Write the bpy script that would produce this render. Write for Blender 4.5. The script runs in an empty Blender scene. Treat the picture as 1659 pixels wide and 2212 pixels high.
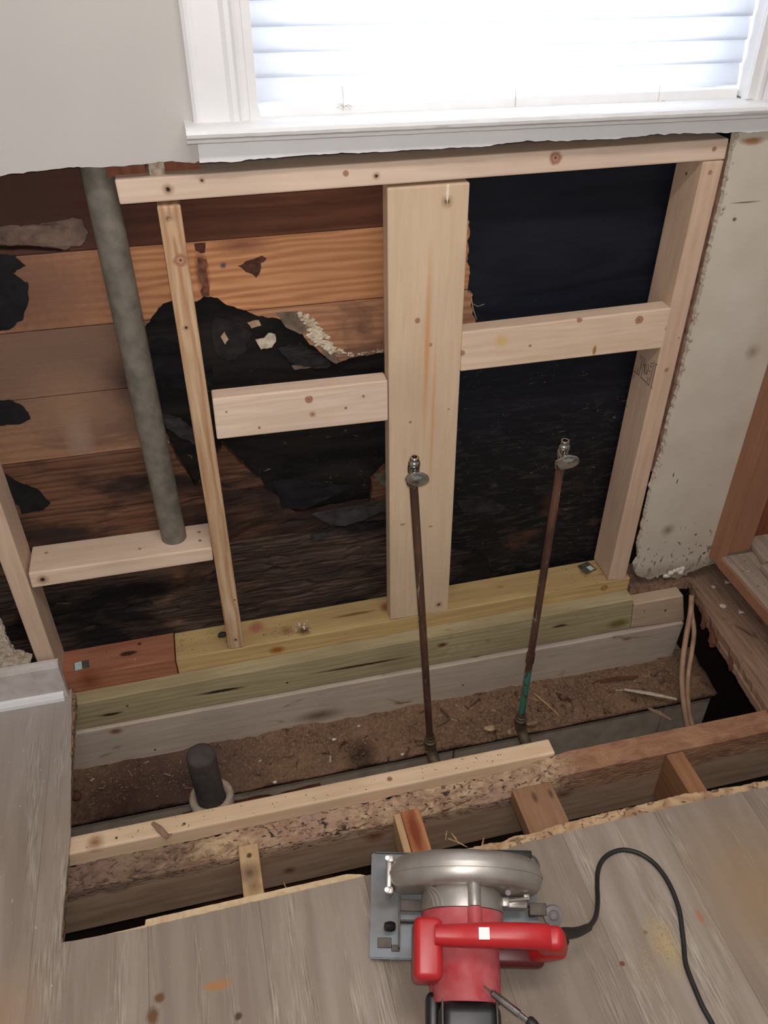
import bpy, bmesh, math, random
from mathutils import Vector, Matrix, noise
from mathutils.geometry import tessellate_polygon
random.seed(7)
R = math.radians
S = bpy.context.scene
C = S.collection

# ------------------------------------------------------------ camera, world, lamps, exposure
CAM = Vector((0.16552, -1.40435, 1.37985)); YAW, PITCH, FPX = 0.235621, -0.650038, 1798.45
CD = Vector((math.sin(YAW)*math.cos(PITCH), math.cos(YAW)*math.cos(PITCH), math.sin(PITCH)))
CR = Vector((math.cos(YAW), -math.sin(YAW), 0)); CU = CR.cross(CD)
cam = bpy.data.objects.new('camera', bpy.data.cameras.new('camera')); C.objects.link(cam)
cam.data.sensor_fit = 'HORIZONTAL'; cam.data.sensor_width = 36.0; cam.data.lens = 36.0*FPX/1659
cam.data.clip_start = 0.02; cam.data.clip_end = 50
M3 = Matrix((CR, CU, -CD)).transposed()
cam.matrix_world = Matrix.Translation(CAM) @ M3.to_4x4()
S.camera = cam

w = bpy.data.worlds.new('world'); S.world = w; w.use_nodes = True
w.node_tree.nodes['Background'].inputs[0].default_value = (1.0, 0.965, 0.94, 1)
w.node_tree.nodes['Background'].inputs[1].default_value = 0.30

def area(name, loc, target, size, power, col, shape='SQUARE', size_y=None):
    l = bpy.data.lights.new(name, 'AREA'); l.energy = power; l.color = col; l.shape = shape; l.size = size
    if size_y: l.size_y = size_y
    o = bpy.data.objects.new(name, l); C.objects.link(o); o.location = loc
    o.rotation_euler = (Vector(target)-Vector(loc)).to_track_quat('-Z', 'Y').to_euler()
    return o
area('ceiling_lamp_light', (0.45, -1.22, 2.33), (0.5, -0.3, 0), 1.2, 14.5, (1.0, 0.935, 0.90), 'RECTANGLE', .14)
area('daylight_outside', (0.72, 0.75, 1.70), (0.72, 0.0, 1.55), 1.1, 460, (0.86, 0.93, 1.0), 'RECTANGLE', 1.2)
_f = bpy.data.lights.new('phone_flash', 'POINT'); _f.energy = 30; _f.color = (1, 0.955, 0.925); _f.shadow_soft_size = 0.012
_o = bpy.data.objects.new('phone_flash', _f); C.objects.link(_o); _o.location = CAM + CU*0.02 - CD*0.01 + CR*0.012

S.view_settings.view_transform = 'Standard'; S.view_settings.look = 'None'
S.view_settings.exposure = 0.0; S.view_settings.gamma = 1.0; S.view_settings.use_curve_mapping = False

# ------------------------------------------------------------ helpers
def at(px, py, x=None, y=None, z=None):
    """point of the place seen at a photograph pixel, on a known real plane"""
    v = CD*FPX + CR*(px-829.5) - CU*(py-1106)
    a, k = (0, x) if x is not None else (1, y) if y is not None else (2, z)
    return CAM + v*((k-CAM[a])/v[a])

def rgb(r, g, b):
    f = lambda c: (c/255/12.92) if c/255 <= .04045 else ((c/255+.055)/1.055)**2.4
    return (f(r), f(g), f(b), 1)

def tag(o, label=None, cat=None, group=None, kind=None):
    if label: o['label'] = label
    if cat: o['category'] = cat
    if group: o['group'] = group
    if kind: o['kind'] = kind
    return o

WL = {}
def empty(name, loc, label, cat, rotz=0, group=None):
    o = bpy.data.objects.new(name, None); C.objects.link(o); o.location = loc; o.rotation_euler = (0, 0, rotz)
    o.empty_display_size = .02
    WL[o.name] = Vector(loc)
    return tag(o, label, cat, group)

def obj(name, bm, mat, parent=None, smooth=False, local=False, mods=None):
    """link a bmesh as ONE mesh object; origin at its base centre, or its parent's"""
    bmesh.ops.recalc_face_normals(bm, faces=bm.faces)
    me = bpy.data.meshes.new(name)
    if parent is None:
        xs = [v.co.x for v in bm.verts]; ys = [v.co.y for v in bm.verts]; zs = [v.co.z for v in bm.verts]
        org = Vector(((min(xs)+max(xs))/2, (min(ys)+max(ys))/2, min(zs)))
    else:
        org = Vector((0, 0, 0)) if local else WL[parent.name]
    bmesh.ops.translate(bm, verts=bm.verts, vec=-org)
    bm.to_mesh(me); bm.free()
    if smooth:
        for p in me.polygons: p.use_smooth = True
    for m in (mat if isinstance(mat, (list, tuple)) else [mat]): me.materials.append(m)
    o = bpy.data.objects.new(name, me); C.objects.link(o)
    if parent is None: o.location = org; WL[o.name] = org
    else: o.parent = parent; WL[o.name] = org
    if smooth and smooth != 'all':
        md = o.modifiers.new('Edge', 'EDGE_SPLIT'); md.split_angle = R(smooth if smooth is not True else 40)
    return o

def bmnew(): return bmesh.new()

def hexa(bm, P, bev=0.0):
    """8 corners: front TL TR BR BL then back TL TR BR BL"""
    vs = [bm.verts.new(p) for p in P]
    fs = [bm.faces.new([vs[i] for i in f]) for f in ((0, 1, 2, 3), (4, 7, 6, 5), (0, 4, 5, 1), (3, 2, 6, 7), (0, 3, 7, 4), (1, 5, 6, 2))]
    if bev:
        es = list({e for f in fs for e in f.edges})
        bmesh.ops.bevel(bm, geom=es, offset=bev, segments=2, profile=.5, affect='EDGES')
    return bm

def box(bm, x0, x1, y0, y1, z0, z1, bev=0.0, sl=0.0):
    return hexa(bm, [(x0, y0, z1+sl*x0), (x1, y0, z1+sl*x1), (x1, y0, z0+sl*x1), (x0, y0, z0+sl*x0),
                     (x0, y1, z1+sl*x0), (x1, y1, z1+sl*x1), (x1, y1, z0+sl*x1), (x0, y1, z0+sl*x0)], bev)

def pxhex(bm, q, y, d, bev=.0025):
    """board whose front face corners (TL TR BR BL) are seen at pixels q on the plane y, d deep"""
    F = [at(*a, y=y) for a in q]
    return hexa(bm, F+[p+Vector((0, d, 0)) for p in F], bev)

def n3(p, s=1.0, seed=0.0): return noise.noise(Vector((p[0]*s+seed, p[1]*s+seed*.7, p[2]*s-seed)))
def fr(p, s=1.0, seed=0.0, o=4):
    a, t = 1.0, 0.0
    for i in range(o): t += a*n3(p, s*2**i, seed+i*3.1); a *= .5
    return t

def gridbox(bm, x0, x1, y0, y1, z0, z1, rx, ry, rz, fn=None):
    """box subdivided all over, each surface point moved by fn"""
    vs = {}
    nx, ny, nz = max(1, round((x1-x0)/rx)), max(1, round((y1-y0)/ry)), max(1, round((z1-z0)/rz))
    def V(i, j, k):
        if (i, j, k) not in vs:
            p = Vector((x0+(x1-x0)*i/nx, y0+(y1-y0)*j/ny, z0+(z1-z0)*k/nz))
            vs[(i, j, k)] = bm.verts.new(fn(p, i/nx, j/ny, k/nz) if fn else p)
        return vs[(i, j, k)]
    for i in range(nx):
        for j in range(ny):
            for k in (0, nz): bm.faces.new((V(i, j, k), V(i+1, j, k), V(i+1, j+1, k), V(i, j+1, k)))
    for i in range(nx):
        for k in range(nz):
            for j in (0, ny): bm.faces.new((V(i, j, k), V(i+1, j, k), V(i+1, j, k+1), V(i, j, k+1)))
    for j in range(ny):
        for k in range(nz):
            for i in (0, nx): bm.faces.new((V(i, j, k), V(i, j+1, k), V(i, j+1, k+1), V(i, j, k+1)))
    return bm

def jag(pts, amp, step=.008, seed=1, closed=True):
    out = []
    n = len(pts)
    for i in range(n if closed else n-1):
        a, b = Vector(pts[i]), Vector(pts[(i+1) % n]); L = (b-a).length
        m = max(1, int(L/step)); nrm = Vector((-(b-a).y, (b-a).x))/max(L, 1e-6)
        for k in range(m):
            p = a.lerp(b, k/m)
            t = noise.noise(Vector((p.x*60, p.y*60, seed)))+.6*noise.noise(Vector((p.x*170, p.y*170, seed)))
            out.append(p+nrm*amp*t)
    if not closed: out.append(Vector(pts[-1]))
    return out

def prism(bm, poly, to3, depth):
    """extruded outline: to3 maps 2-D to 3-D, depth is a vector"""
    a = [bm.verts.new(to3(p)) for p in poly]; b = [bm.verts.new(Vector(to3(p))+Vector(depth)) for p in poly]
    n = len(poly)
    for i in range(n): bm.faces.new((a[i], a[(i+1) % n], b[(i+1) % n], b[i]))
    tri = tessellate_polygon([[Vector((p[0], p[1], 0)) for p in poly]])
    for loop in (a, b):
        for t3 in tri:
            if len(set(t3)) == 3: bm.faces.new([loop[i] for i in t3])
    return bm

def tube(bm, path, r, seg=16, cap=True, squash=1.0):
    P = [Vector(p) for p in path]; n = len(P); rr = r if isinstance(r, (list, tuple)) else [r]*n
    rings = []; up = None
    for i in range(n):
        t = (P[min(i+1, n-1)]-P[max(i-1, 0)]).normalized()
        if up is None: up = Vector((0, 0, 1)) if abs(t.z) < .9 else Vector((0, 1, 0))
        s = t.cross(up).normalized(); up = s.cross(t).normalized()
        rings.append([bm.verts.new(P[i]+(s*math.cos(a)+up*math.sin(a)*squash)*rr[i]) for a in [2*math.pi*k/seg for k in range(seg)]])
    for i in range(n-1):
        for k in range(seg): bm.faces.new((rings[i][k], rings[i][(k+1) % seg], rings[i+1][(k+1) % seg], rings[i+1][k]))
    if cap:
        bm.faces.new(rings[0]); bm.faces.new(rings[-1])
    return bm

def smoothpath(pts, n=8):
    P = [Vector(p) for p in pts]; out = []
    for i in range(len(P)-1):
        p0, p1, p2, p3 = P[max(i-1, 0)], P[i], P[i+1], P[min(i+2, len(P)-1)]
        for k in range(n):
            t = k/n
            out.append(.5*((2*p1)+(p2-p0)*t+(2*p0-5*p1+4*p2-p3)*t*t+(3*p1-p0-3*p2+p3)*t**3))
    out.append(P[-1]); return out

def lathe(bm, prof, org, axis, seg=40, sc=None, a0=0, a1=2*math.pi):
    """prof: (radius, along); axis unit vector"""
    ax = Vector(axis).normalized(); u = ax.cross(Vector((0, 0, 1))) if abs(ax.z) < .9 else Vector((1, 0, 0)); u.normalize(); v = u.cross(ax)
    if v.z < 0: v = -v
    full = abs(a1-a0-2*math.pi) < 1e-6; cnt = seg if full else seg+1
    rings = []
    for r, h in prof:
        rings.append([bm.verts.new(Vector(org)+ax*h+(u*math.cos(a)*(sc[0] if sc else 1)+v*math.sin(a)*(sc[1] if sc else 1))*max(r, 1e-5)) for a in [a0+(a1-a0)*k/seg for k in range(cnt)]])
    for i in range(len(rings)-1):
        for k in range(seg):
            bm.faces.new((rings[i][k], rings[i][(k+1) % cnt], rings[i+1][(k+1) % cnt], rings[i+1][k]))
    bmesh.ops.remove_doubles(bm, verts=bm.verts, dist=5e-6)
    return bm

def rbox(bm, c, d, bev, seg=3, rot=None, taper=None):
    """rounded box about centre c with full sizes d"""
    m = bmnew(); bmesh.ops.create_cube(m, size=1)
    for v in m.verts:
        if taper and v.co.z > 0: v.co.x *= taper[0]; v.co.y *= taper[1]
        v.co = Vector((v.co.x*d[0], v.co.y*d[1], v.co.z*d[2]))
    bmesh.ops.bevel(m, geom=list(m.edges), offset=bev, segments=seg, profile=.5, affect='EDGES')
    mat = Matrix.Translation(Vector(c)) @ (rot.to_4x4() if rot else Matrix.Identity(4))
    bmesh.ops.transform(m, matrix=mat, verts=m.verts)
    me = bpy.data.meshes.new('tmp'); m.to_mesh(me); m.free(); bm.from_mesh(me); bpy.data.meshes.remove(me)
    return bm

def cut(o, cutters):
    """carve holes into a mesh object for good"""
    tmp = []
    for bmc in cutters:
        bmesh.ops.recalc_face_normals(bmc, faces=bmc.faces)
        me = bpy.data.meshes.new('c'); bmc.to_mesh(me); bmc.free()
        c = bpy.data.objects.new('c', me); C.objects.link(c); tmp.append(c)
        m = o.modifiers.new('b', 'BOOLEAN'); m.operation = 'DIFFERENCE'; m.object = c; m.solver = 'EXACT'
    bpy.context.view_layer.update()
    dg = bpy.context.evaluated_depsgraph_get()
    me = bpy.data.meshes.new_from_object(o.evaluated_get(dg))
    o.modifiers.clear(); old = o.data; o.data = me; bpy.data.meshes.remove(old)
    for c in tmp:
        m = c.data; bpy.data.objects.remove(c); bpy.data.meshes.remove(m)

# ------------------------------------------------------------ materials
def nt(name):
    m = bpy.data.materials.new(name); m.use_nodes = True; t = m.node_tree
    return m, t, t.nodes['Principled BSDF']
def N(t, k, **kw):
    n = t.nodes.new(k)
    for a, b in kw.items():
        if a.startswith('i_'): n.inputs[int(a[2:])].default_value = b
        else: setattr(n, a, b)
    return n
def mixc(t, fac, a, b, mode='MIX'):
    n = N(t, 'ShaderNodeMix', data_type='RGBA', blend_type=mode)
    for s, v in ((n.inputs[0], fac), (n.inputs[6], a), (n.inputs[7], b)):
        if hasattr(v, 'is_linked'): t.links.new(v, s)
        else: s.default_value = v
    return n.outputs[2]
def ramp(t, src, p0, p1, lo=0.0, hi=1.0):
    n = N(t, 'ShaderNodeMapRange'); n.inputs[1].default_value = p0; n.inputs[2].default_value = p1
    n.inputs[3].default_value = lo; n.inputs[4].default_value = hi; t.links.new(src, n.inputs[0]); return n.outputs[0]
def mth(t, op, a, b=None):
    n = N(t, 'ShaderNodeMath', operation=op)
    for s, v in ((n.inputs[0], a), (n.inputs[1], b)):
        if v is None: continue
        if hasattr(v, 'is_linked'): t.links.new(v, s)
        else: s.default_value = v
    return n.outputs[0]
def pos(t): return N(t, 'ShaderNodeNewGeometry').outputs[0]
def nz(t, vec, scale, sc=(1, 1, 1), det=4, dist=0.0, rough=.55):
    mp = N(t, 'ShaderNodeMapping'); mp.inputs[3].default_value = sc; t.links.new(vec, mp.inputs[0])
    n = N(t, 'ShaderNodeTexNoise'); n.inputs[2].default_value = scale; n.inputs[3].default_value = det
    n.inputs[4].default_value = rough; n.inputs[8].default_value = dist
    t.links.new(mp.outputs[0], n.inputs[0]); return n.outputs[0]
def bump(t, bs, h, s=.3, d=.002):
    b = N(t, 'ShaderNodeBump'); b.inputs[0].default_value = s; b.inputs[1].default_value = d
    t.links.new(h, b.inputs['Height']); t.links.new(b.outputs[0], bs.inputs['Normal'])
def spots(t, p, col, lst):
    """knots, nail holes, stains and painted shade that sit at given places of the piece; (point, radius, rgb, softness[, scale])"""
    if not lst: return col
    wn = N(t, 'ShaderNodeTexNoise'); wn.inputs[2].default_value = 90; t.links.new(p, wn.inputs[0])
    wv = N(t, 'ShaderNodeVectorMath', operation='SUBTRACT'); t.links.new(wn.outputs[1], wv.inputs[0]); wv.inputs[1].default_value = (.5, .5, .5)
    for s in lst:
        P, r, c, so = s[:4]; q = s[4] if len(s) > 4 else (1, 1, 1)
        ws = N(t, 'ShaderNodeVectorMath', operation='SCALE'); t.links.new(wv.outputs[0], ws.inputs[0]); ws.inputs[3].default_value = r*.7
        a = N(t, 'ShaderNodeVectorMath', operation='SUBTRACT'); t.links.new(p, a.inputs[0]); a.inputs[1].default_value = P
        a2 = N(t, 'ShaderNodeVectorMath', operation='ADD'); t.links.new(a.outputs[0], a2.inputs[0]); t.links.new(ws.outputs[0], a2.inputs[1])
        b = N(t, 'ShaderNodeVectorMath', operation='MULTIPLY'); t.links.new(a2.outputs[0], b.inputs[0]); b.inputs[1].default_value = q
        l = N(t, 'ShaderNodeVectorMath', operation='LENGTH'); t.links.new(b.outputs[0], l.inputs[0])
        f = ramp(t, l.outputs['Value'], r*(1-so), r*(1+so), 1.0, 0.0)
        col = mixc(t, f, col, rgb(*c))
    return col

AX = {'x': (1.0, 14, 14), 'y': (14, 1.0, 14), 'z': (14, 14, 1.0)}
def wood(name, c1, c2, axis='x', sp=(), rough=.75, grain=1.0, big=None, bamt=.12, dirt=None, seed=0.0, ring=.35, spec=.25):
    """c1 pale wood, c2 grain colour; dirt (rgb, threshold, scale) for blotches"""
    m, t, bs = nt(name); p0 = pos(t)
    ad = N(t, 'ShaderNodeVectorMath', operation='ADD'); t.links.new(p0, ad.inputs[0]); ad.inputs[1].default_value = (seed, seed*1.3, seed*.7); p = ad.outputs[0]
    sc = AX[axis]
    g = nz(t, p, 7*grain, sc, 5, .6)
    wv = N(t, 'ShaderNodeTexWave', wave_type='BANDS', bands_direction={'x': 'Z', 'y': 'X', 'z': 'X'}[axis])
    mp = N(t, 'ShaderNodeMapping'); mp.inputs[3].default_value = tuple(.12 if a == 1.0 else 1.0 for a in sc); t.links.new(p, mp.inputs[0])
    t.links.new(mp.outputs[0], wv.inputs[0]); wv.inputs[1].default_value = 17*grain; wv.inputs[2].default_value = 9; wv.inputs[3].default_value = 3; wv.inputs[4].default_value = 1.4
    f = mth(t, 'ADD', mth(t, 'MULTIPLY', ramp(t, g, .38, .68), 1-ring), mth(t, 'MULTIPLY', wv.outputs[1], ring))
    col = mixc(t, f, rgb(*c1), rgb(*c2))
    lo = nz(t, p, 4, (1, 1, 1), 2)
    col = mixc(t, ramp(t, lo, .35, .7, 0, .35), col, rgb(*[int(a*.82) for a in c2]))
    if dirt:
        for dc, th, ds in (dirt if isinstance(dirt, list) else [dirt]):
            d = nz(t, p, ds, tuple(.35 if a == 1.0 else 1 for a in sc), 6, .8)
            col = mixc(t, ramp(t, d, th, th+.1), col, rgb(*dc))
    col = spots(t, p0, col, sp)
    t.links.new(col, bs.inputs[0]); bs.inputs['Roughness'].default_value = rough; bs.inputs['Specular IOR Level'].default_value = spec
    bump(t, bs, g, bamt, .003)
    return m

def plain(name, c, rough=.5, metal=0.0, var=.12, vs=30, b=0.0, c2=None, spec=.5, det=5):
    m, t, bs = nt(name); p = pos(t); n = nz(t, p, vs, (1, 1, 1), det)
    col = mixc(t, ramp(t, n, .35, .7), rgb(*c), rgb(*(c2 or [int(a*(1-var)) for a in c])))
    t.links.new(col, bs.inputs[0]); bs.inputs['Roughness'].default_value = rough; bs.inputs['Metallic'].default_value = metal
    bs.inputs['Specular IOR Level'].default_value = spec
    if b: bump(t, bs, n, b, .002)
    return m

def Y0(px, py, r, c=(110, 70, 50), so=.25, q=(1, 1, 1), y=0.0): return (tuple(at(px, py, y=y)), r, c, so, q)
HOLE = (50, 36, 26)
def knot(px, py, r, y=0.0, c=(158, 112, 92)): return [Y0(px, py, r, c, .22, y=y), Y0(px, py, r*.55, (182, 138, 112), .3, y=y), Y0(px, py, r*.18, (70, 45, 36), .4, y=y)]
def hole(px, py, r=.0024, y=0.0): return [Y0(px, py, r*2.2, (168, 135, 108), .5, y=y), Y0(px, py, r, HOLE, .3, y=y)]

PB, PG = (226, 202, 182), (214, 188, 166)
m_plate = wood('pine_plate', PB, PG, 'x', knot(1200, 341, .011)+knot(747, 375, .005)+hole(363, 409, .0035)+hole(813, 380)+hole(436, 390, .002)+knot(1543, 322, .0045), seed=1)
m_studA = wood('pine_stud_a', (222, 196, 172), (200, 170, 144), 'z', seed=2)
m_studB = wood('pine_stud_b', (222, 194, 160), (176, 130, 92), 'z', hole(366, 474, .005)+[Y0(372, 492, .008, (200, 165, 130), .4, (1, 1, .5))]+knot(390, 562, .011)+hole(402, 708)+hole(509, 1382)+[Y0(507, 1296, .0018, HOLE, .3)], seed=3, ring=.55, grain=1.1)
m_board = wood('pine_wide_board', (222, 196, 166), (213, 185, 154), 'z', knot(902, 693, .005)+knot(929, 745, .004)+knot(886, 912, .003)+knot(969, 884, .002)+[Y0(869, 1133, .006, (176, 140, 104), .3, (1, 1, 2)), Y0(930, 1137, .005, (170, 134, 100), .3, (1, 1, 2))]
              + hole(948, 1306, .0035)+hole(966, 435, .004)+[Y0(967, 415, .0025, (240, 222, 196), .3, (1, 1, .14)), Y0(922, 760, .005, (206, 160, 116), .5, (1, 1, .03)), Y0(935, 900, .003, (208, 166, 124), .5, (1, 1, .02))], rough=.6, seed=4, ring=.12, bamt=.05)
m_blk1 = wood('pine_block_left', (234, 212, 192), (218, 190, 164), 'x', knot(667, 863, .0075)+knot(675, 895, .007, c=(196, 160, 132))+knot(785, 856, .003)+knot(747, 881, .003)+knot(489, 890, .0022)+knot(560, 924, .003), seed=5)
m_blk2 = wood('pine_block_right', (232, 206, 182), (216, 186, 158), 'x', knot(1252, 691, .0055)+knot(1381, 691, .0085)+knot(1145, 747, .003)+knot(998, 763, .006)+hole(1441, 709, .002)+[Y0(1284, 757, .004, (160, 120, 70), .3, (1, 1, .4)), Y0(1083, 737, .012, (214, 180, 120), .6)], seed=6)
m_blk3 = wood('pine_block_pipe', (230, 206, 182), (212, 184, 158), 'x', hole(92, 1252, .0045)+[((-.21, .06, .252), .005, (110, 90, 60), .4), ((-.13, .05, .252), .003, HOLE, .3), ((.105, .03, .252), .004, (120, 95, 70), .4), ((.105, .06, .252), .004, (120, 95, 70), .4), ((-.02, .03, .252), .004, (120, 90, 70), .4)], seed=7)
m_studE = wood('pine_stud_right', (218, 188, 164), (200, 168, 142), 'z', knot(1478, 740, .003)+knot(1440, 799, .005)+knot(1534, 373, .004)+knot(1466, 730, .002)+[(tuple(at(1358, 877, x=1.099)), .006, (120, 90, 70), .2), (tuple(at(1358, 877, x=1.099)), .004, (170, 140, 112), .2), (tuple(at(1385, 890, x=1.099)), .004, (140, 108, 84), .3), (tuple(at(1484, 375, x=1.099)), .003, HOLE, .3)], seed=8)
m_treat = wood('treated_plate', (206, 178, 122), (180, 148, 102), 'x', [((.20, .06, -.055), .016, (170, 110, 86), .5), ((.27, .03, -.055), .012, (150, 110, 70), .6), ((.31, .02, -.055), .013, (90, 64, 40), .6, (1, 1, 1)), ((.52, .05, -.055), .014, (150, 92, 60), .4),
              ((.44, .045, -.055), .004, (120, 90, 50), .4, (.08, 1, 1)), ((.13, .03, -.055), .006, (110, 90, 60), .5), ((.24, .0, -.085), .01, (150, 90, 40), .5, (.6, 1, 1)), tuple(Y0(1305, 1270, .009, (130, 90, 34), .3)), tuple(Y0(1305, 1270, .005, (176, 136, 70), .3)),
              ((.82, .05, -.046), .004, (140, 100, 70), .5, (.3, 1, 1)), ((1.05, .05, -.046), .012, (120, 100, 70), .6)], seed=9, ring=.5, dirt=((120, 92, 60), .67, 34))
m_green = wood('treated_ledger', (184, 170, 134), (158, 142, 106), 'x', [Y0(240, 1543, .004, (46, 36, 24), .4, (.16, 1, 1), -.038), Y0(480, 1492, .0045, (46, 34, 22), .4, (.09, 1, 1), -.038), Y0(780, 1437, .0035, (60, 42, 24), .4, (.035, 1, 1), -.038),
              Y0(955, 1393, .006, (96, 62, 34), .5, (.5, 1, 1), -.038), Y0(1210, 1352, .004, (60, 44, 28), .4, (.2, 1, 1), -.038), Y0(1335, 1347, .013, (118, 110, 60), .5, (.5, 1, 1), -.038), Y0(620, 1475, .003, HOLE, .3, (1, 1, 1), -.038), Y0(275, 1525, .003, (90, 60, 40), .3, (1, 1, 1), -.038)], seed=10, ring=.5, grain=1.2, dirt=((140, 124, 84), .62, 20))
m_sist = wood('grey_pine_board', (208, 192, 176), (188, 170, 152), 'x', [Y0(335, 1620, .003, (90, 70, 54), .4, (1, 1, 1), -.045), Y0(250, 1580, .008, (140, 100, 70), .5, (.6, 1, 1), -.045), Y0(690, 1545, .02, (120, 96, 76), .9, (.5, 1, 1.4), -.045), Y0(1355, 1380, .005, (150, 110, 90), .5, (.4, 1, 1), -.045), Y0(1000, 1480, .0025, HOLE, .3, (1, 1, 1), -.045)], seed=11, ring=.2, dirt=((140, 116, 96), .64, 22))
m_end = wood('offcut_pale', (200, 178, 152), (182, 156, 130), 'x', [Y0(1393, 1321, .0028, HOLE, .3, (1, 1, 1), -.04), Y0(1438, 1320, .004, HOLE, .3, (1, 1, 1), -.04), Y0(1373, 1318, .002, HOLE, .3, (1, 1, 1), -.04)], seed=12)
m_red = wood('old_red_fir', (178, 120, 92), (148, 90, 66), 'x', [((-.1, .045, -.058), .007, (66, 40, 30), .2, (.35, 1, 1)), ((-.075, .07, -.058), .004, (60, 34, 26), .3), ((-.19, .0, -.08), .02, (120, 66, 42), .8)], seed=13, ring=.6, grain=1.3, rough=.8)
def WX(px, py): return tuple(at(px, py, y=.089))
m_sheath0 = wood('sheathing_shadow', (118, 74, 54), (84, 50, 38), 'x', [(WX(40, 440), .2, (70, 46, 40), 1.0)], seed=13.3, ring=.4, grain=.8, rough=.8, dirt=[((40, 28, 26), .62, 14)])  # base and left spot darkened to paint in shade under plate and plaster
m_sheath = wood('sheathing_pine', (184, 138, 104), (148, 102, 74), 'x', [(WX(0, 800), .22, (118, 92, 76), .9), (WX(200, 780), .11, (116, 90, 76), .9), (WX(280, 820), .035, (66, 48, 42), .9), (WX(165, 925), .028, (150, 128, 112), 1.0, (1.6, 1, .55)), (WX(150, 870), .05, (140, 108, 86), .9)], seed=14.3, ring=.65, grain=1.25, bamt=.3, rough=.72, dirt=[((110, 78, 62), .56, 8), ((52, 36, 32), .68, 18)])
m_sheath2 = wood('sheathing_clean', (212, 152, 104), (164, 104, 64), 'x', [], seed=15, ring=.8, grain=.75, rough=.65)
m_rot = wood('rotten_board', (92, 74, 64), (26, 20, 18), 'x', [], seed=16, ring=.4, grain=1.6, rough=.85, bamt=.9, dirt=[((112, 84, 66), .60, 9), ((18, 15, 15), .54, 5), ((136, 118, 104), .72, 26)])
m_rot2 = wood('half_rotten_board', (120, 84, 62), (70, 46, 36), 'x', [], seed=18, ring=.5, grain=1.3, rough=.8, bamt=.5, dirt=[((44, 32, 28), .52, 7), ((150, 128, 116), .72, 14)])
m_joist = wood('brown_joist', (136, 102, 76), (112, 82, 60), 'x', [Y0(300, 1870, .02, (84, 58, 42), .8, (.5, 1, 1), -.47), Y0(820, 1800, .014, (110, 50, 30), .5, (.6, 1, 1), -.47), Y0(1240, 1700, .02, (96, 62, 44), .8, (1, 1, 1), -.47)], seed=19, ring=.15, rough=.85, dirt=((96, 66, 48), .62, 9))
m_sister = wood('new_sister_board', (240, 214, 184), (224, 190, 152), 'x', [((.42, -.395, -.11), .006, (150, 110, 84), .3), ((-.13, -.40, -.11), .003, HOLE, .3), ((-.17, -.40, -.11), .012, (150, 110, 80), .8), ((.0, -.40, -.11), .0035, HOLE, .4)], seed=20, dirt=((196, 160, 128), .66, 26))
m_blkA = wood('pine_floor_block', (206, 174, 132), (186, 150, 108), 'y', [((.118, -.495, -.112), .005, (90, 70, 50), .3), ((.115, -.53, -.112), .016, (110, 88, 68), .8), ((.12, -.56, -.112), .01, (140, 110, 80), .8)], seed=21)
m_blkB = wood('red_floor_block', (204, 146, 100), (166, 100, 66), 'y', [((.44, -.52, -.112), .012, (130, 66, 42), .5, (1, .25, 1))], seed=22, ring=.6)
m_blkC = wood('brown_floor_block', (160, 122, 94), (142, 106, 80), 'y', [((.70, -.50, -.118), .005, (100, 76, 60), .5, (1, .4, 1)), ((.735, -.50, -.118), .004, (100, 76, 60), .5, (1, .4, 1))], seed=23)
m_blkD = wood('brown_tall_block', (168, 122, 86), (140, 98, 68), 'y', [], seed=24)
m_cab = wood('cabinet_orange', (166, 120, 94), (152, 106, 82), 'z', [], seed=25, ring=.15, rough=.45, grain=.6)
m_cabin = wood('cabinet_inside', (140, 84, 56), (110, 62, 44), 'z', [], seed=26, ring=.2, rough=.5)
m_dusty = wood('dusty_boards', (176, 158, 142), (140, 122, 108), 'y', [], seed=27, ring=.2, rough=.9, dirt=[((96, 80, 70), .62, 22), ((200, 190, 178), .7, 40)])
m_oldsub = wood('old_subfloor_brown', (164, 134, 112), (126, 98, 80), 'y', [((1.385, -.03, -.1), .006, (216, 204, 190), .2), ((1.37, -.10, -.1), .008, (216, 204, 190), .2)], seed=28, rough=.85, dirt=[((80, 56, 42), .6, 16), ((180, 150, 120), .7, 30)])
m_ply = wood('plywood_edge', (214, 180, 130), (186, 146, 98), 'x', [], seed=29, grain=2)

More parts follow.
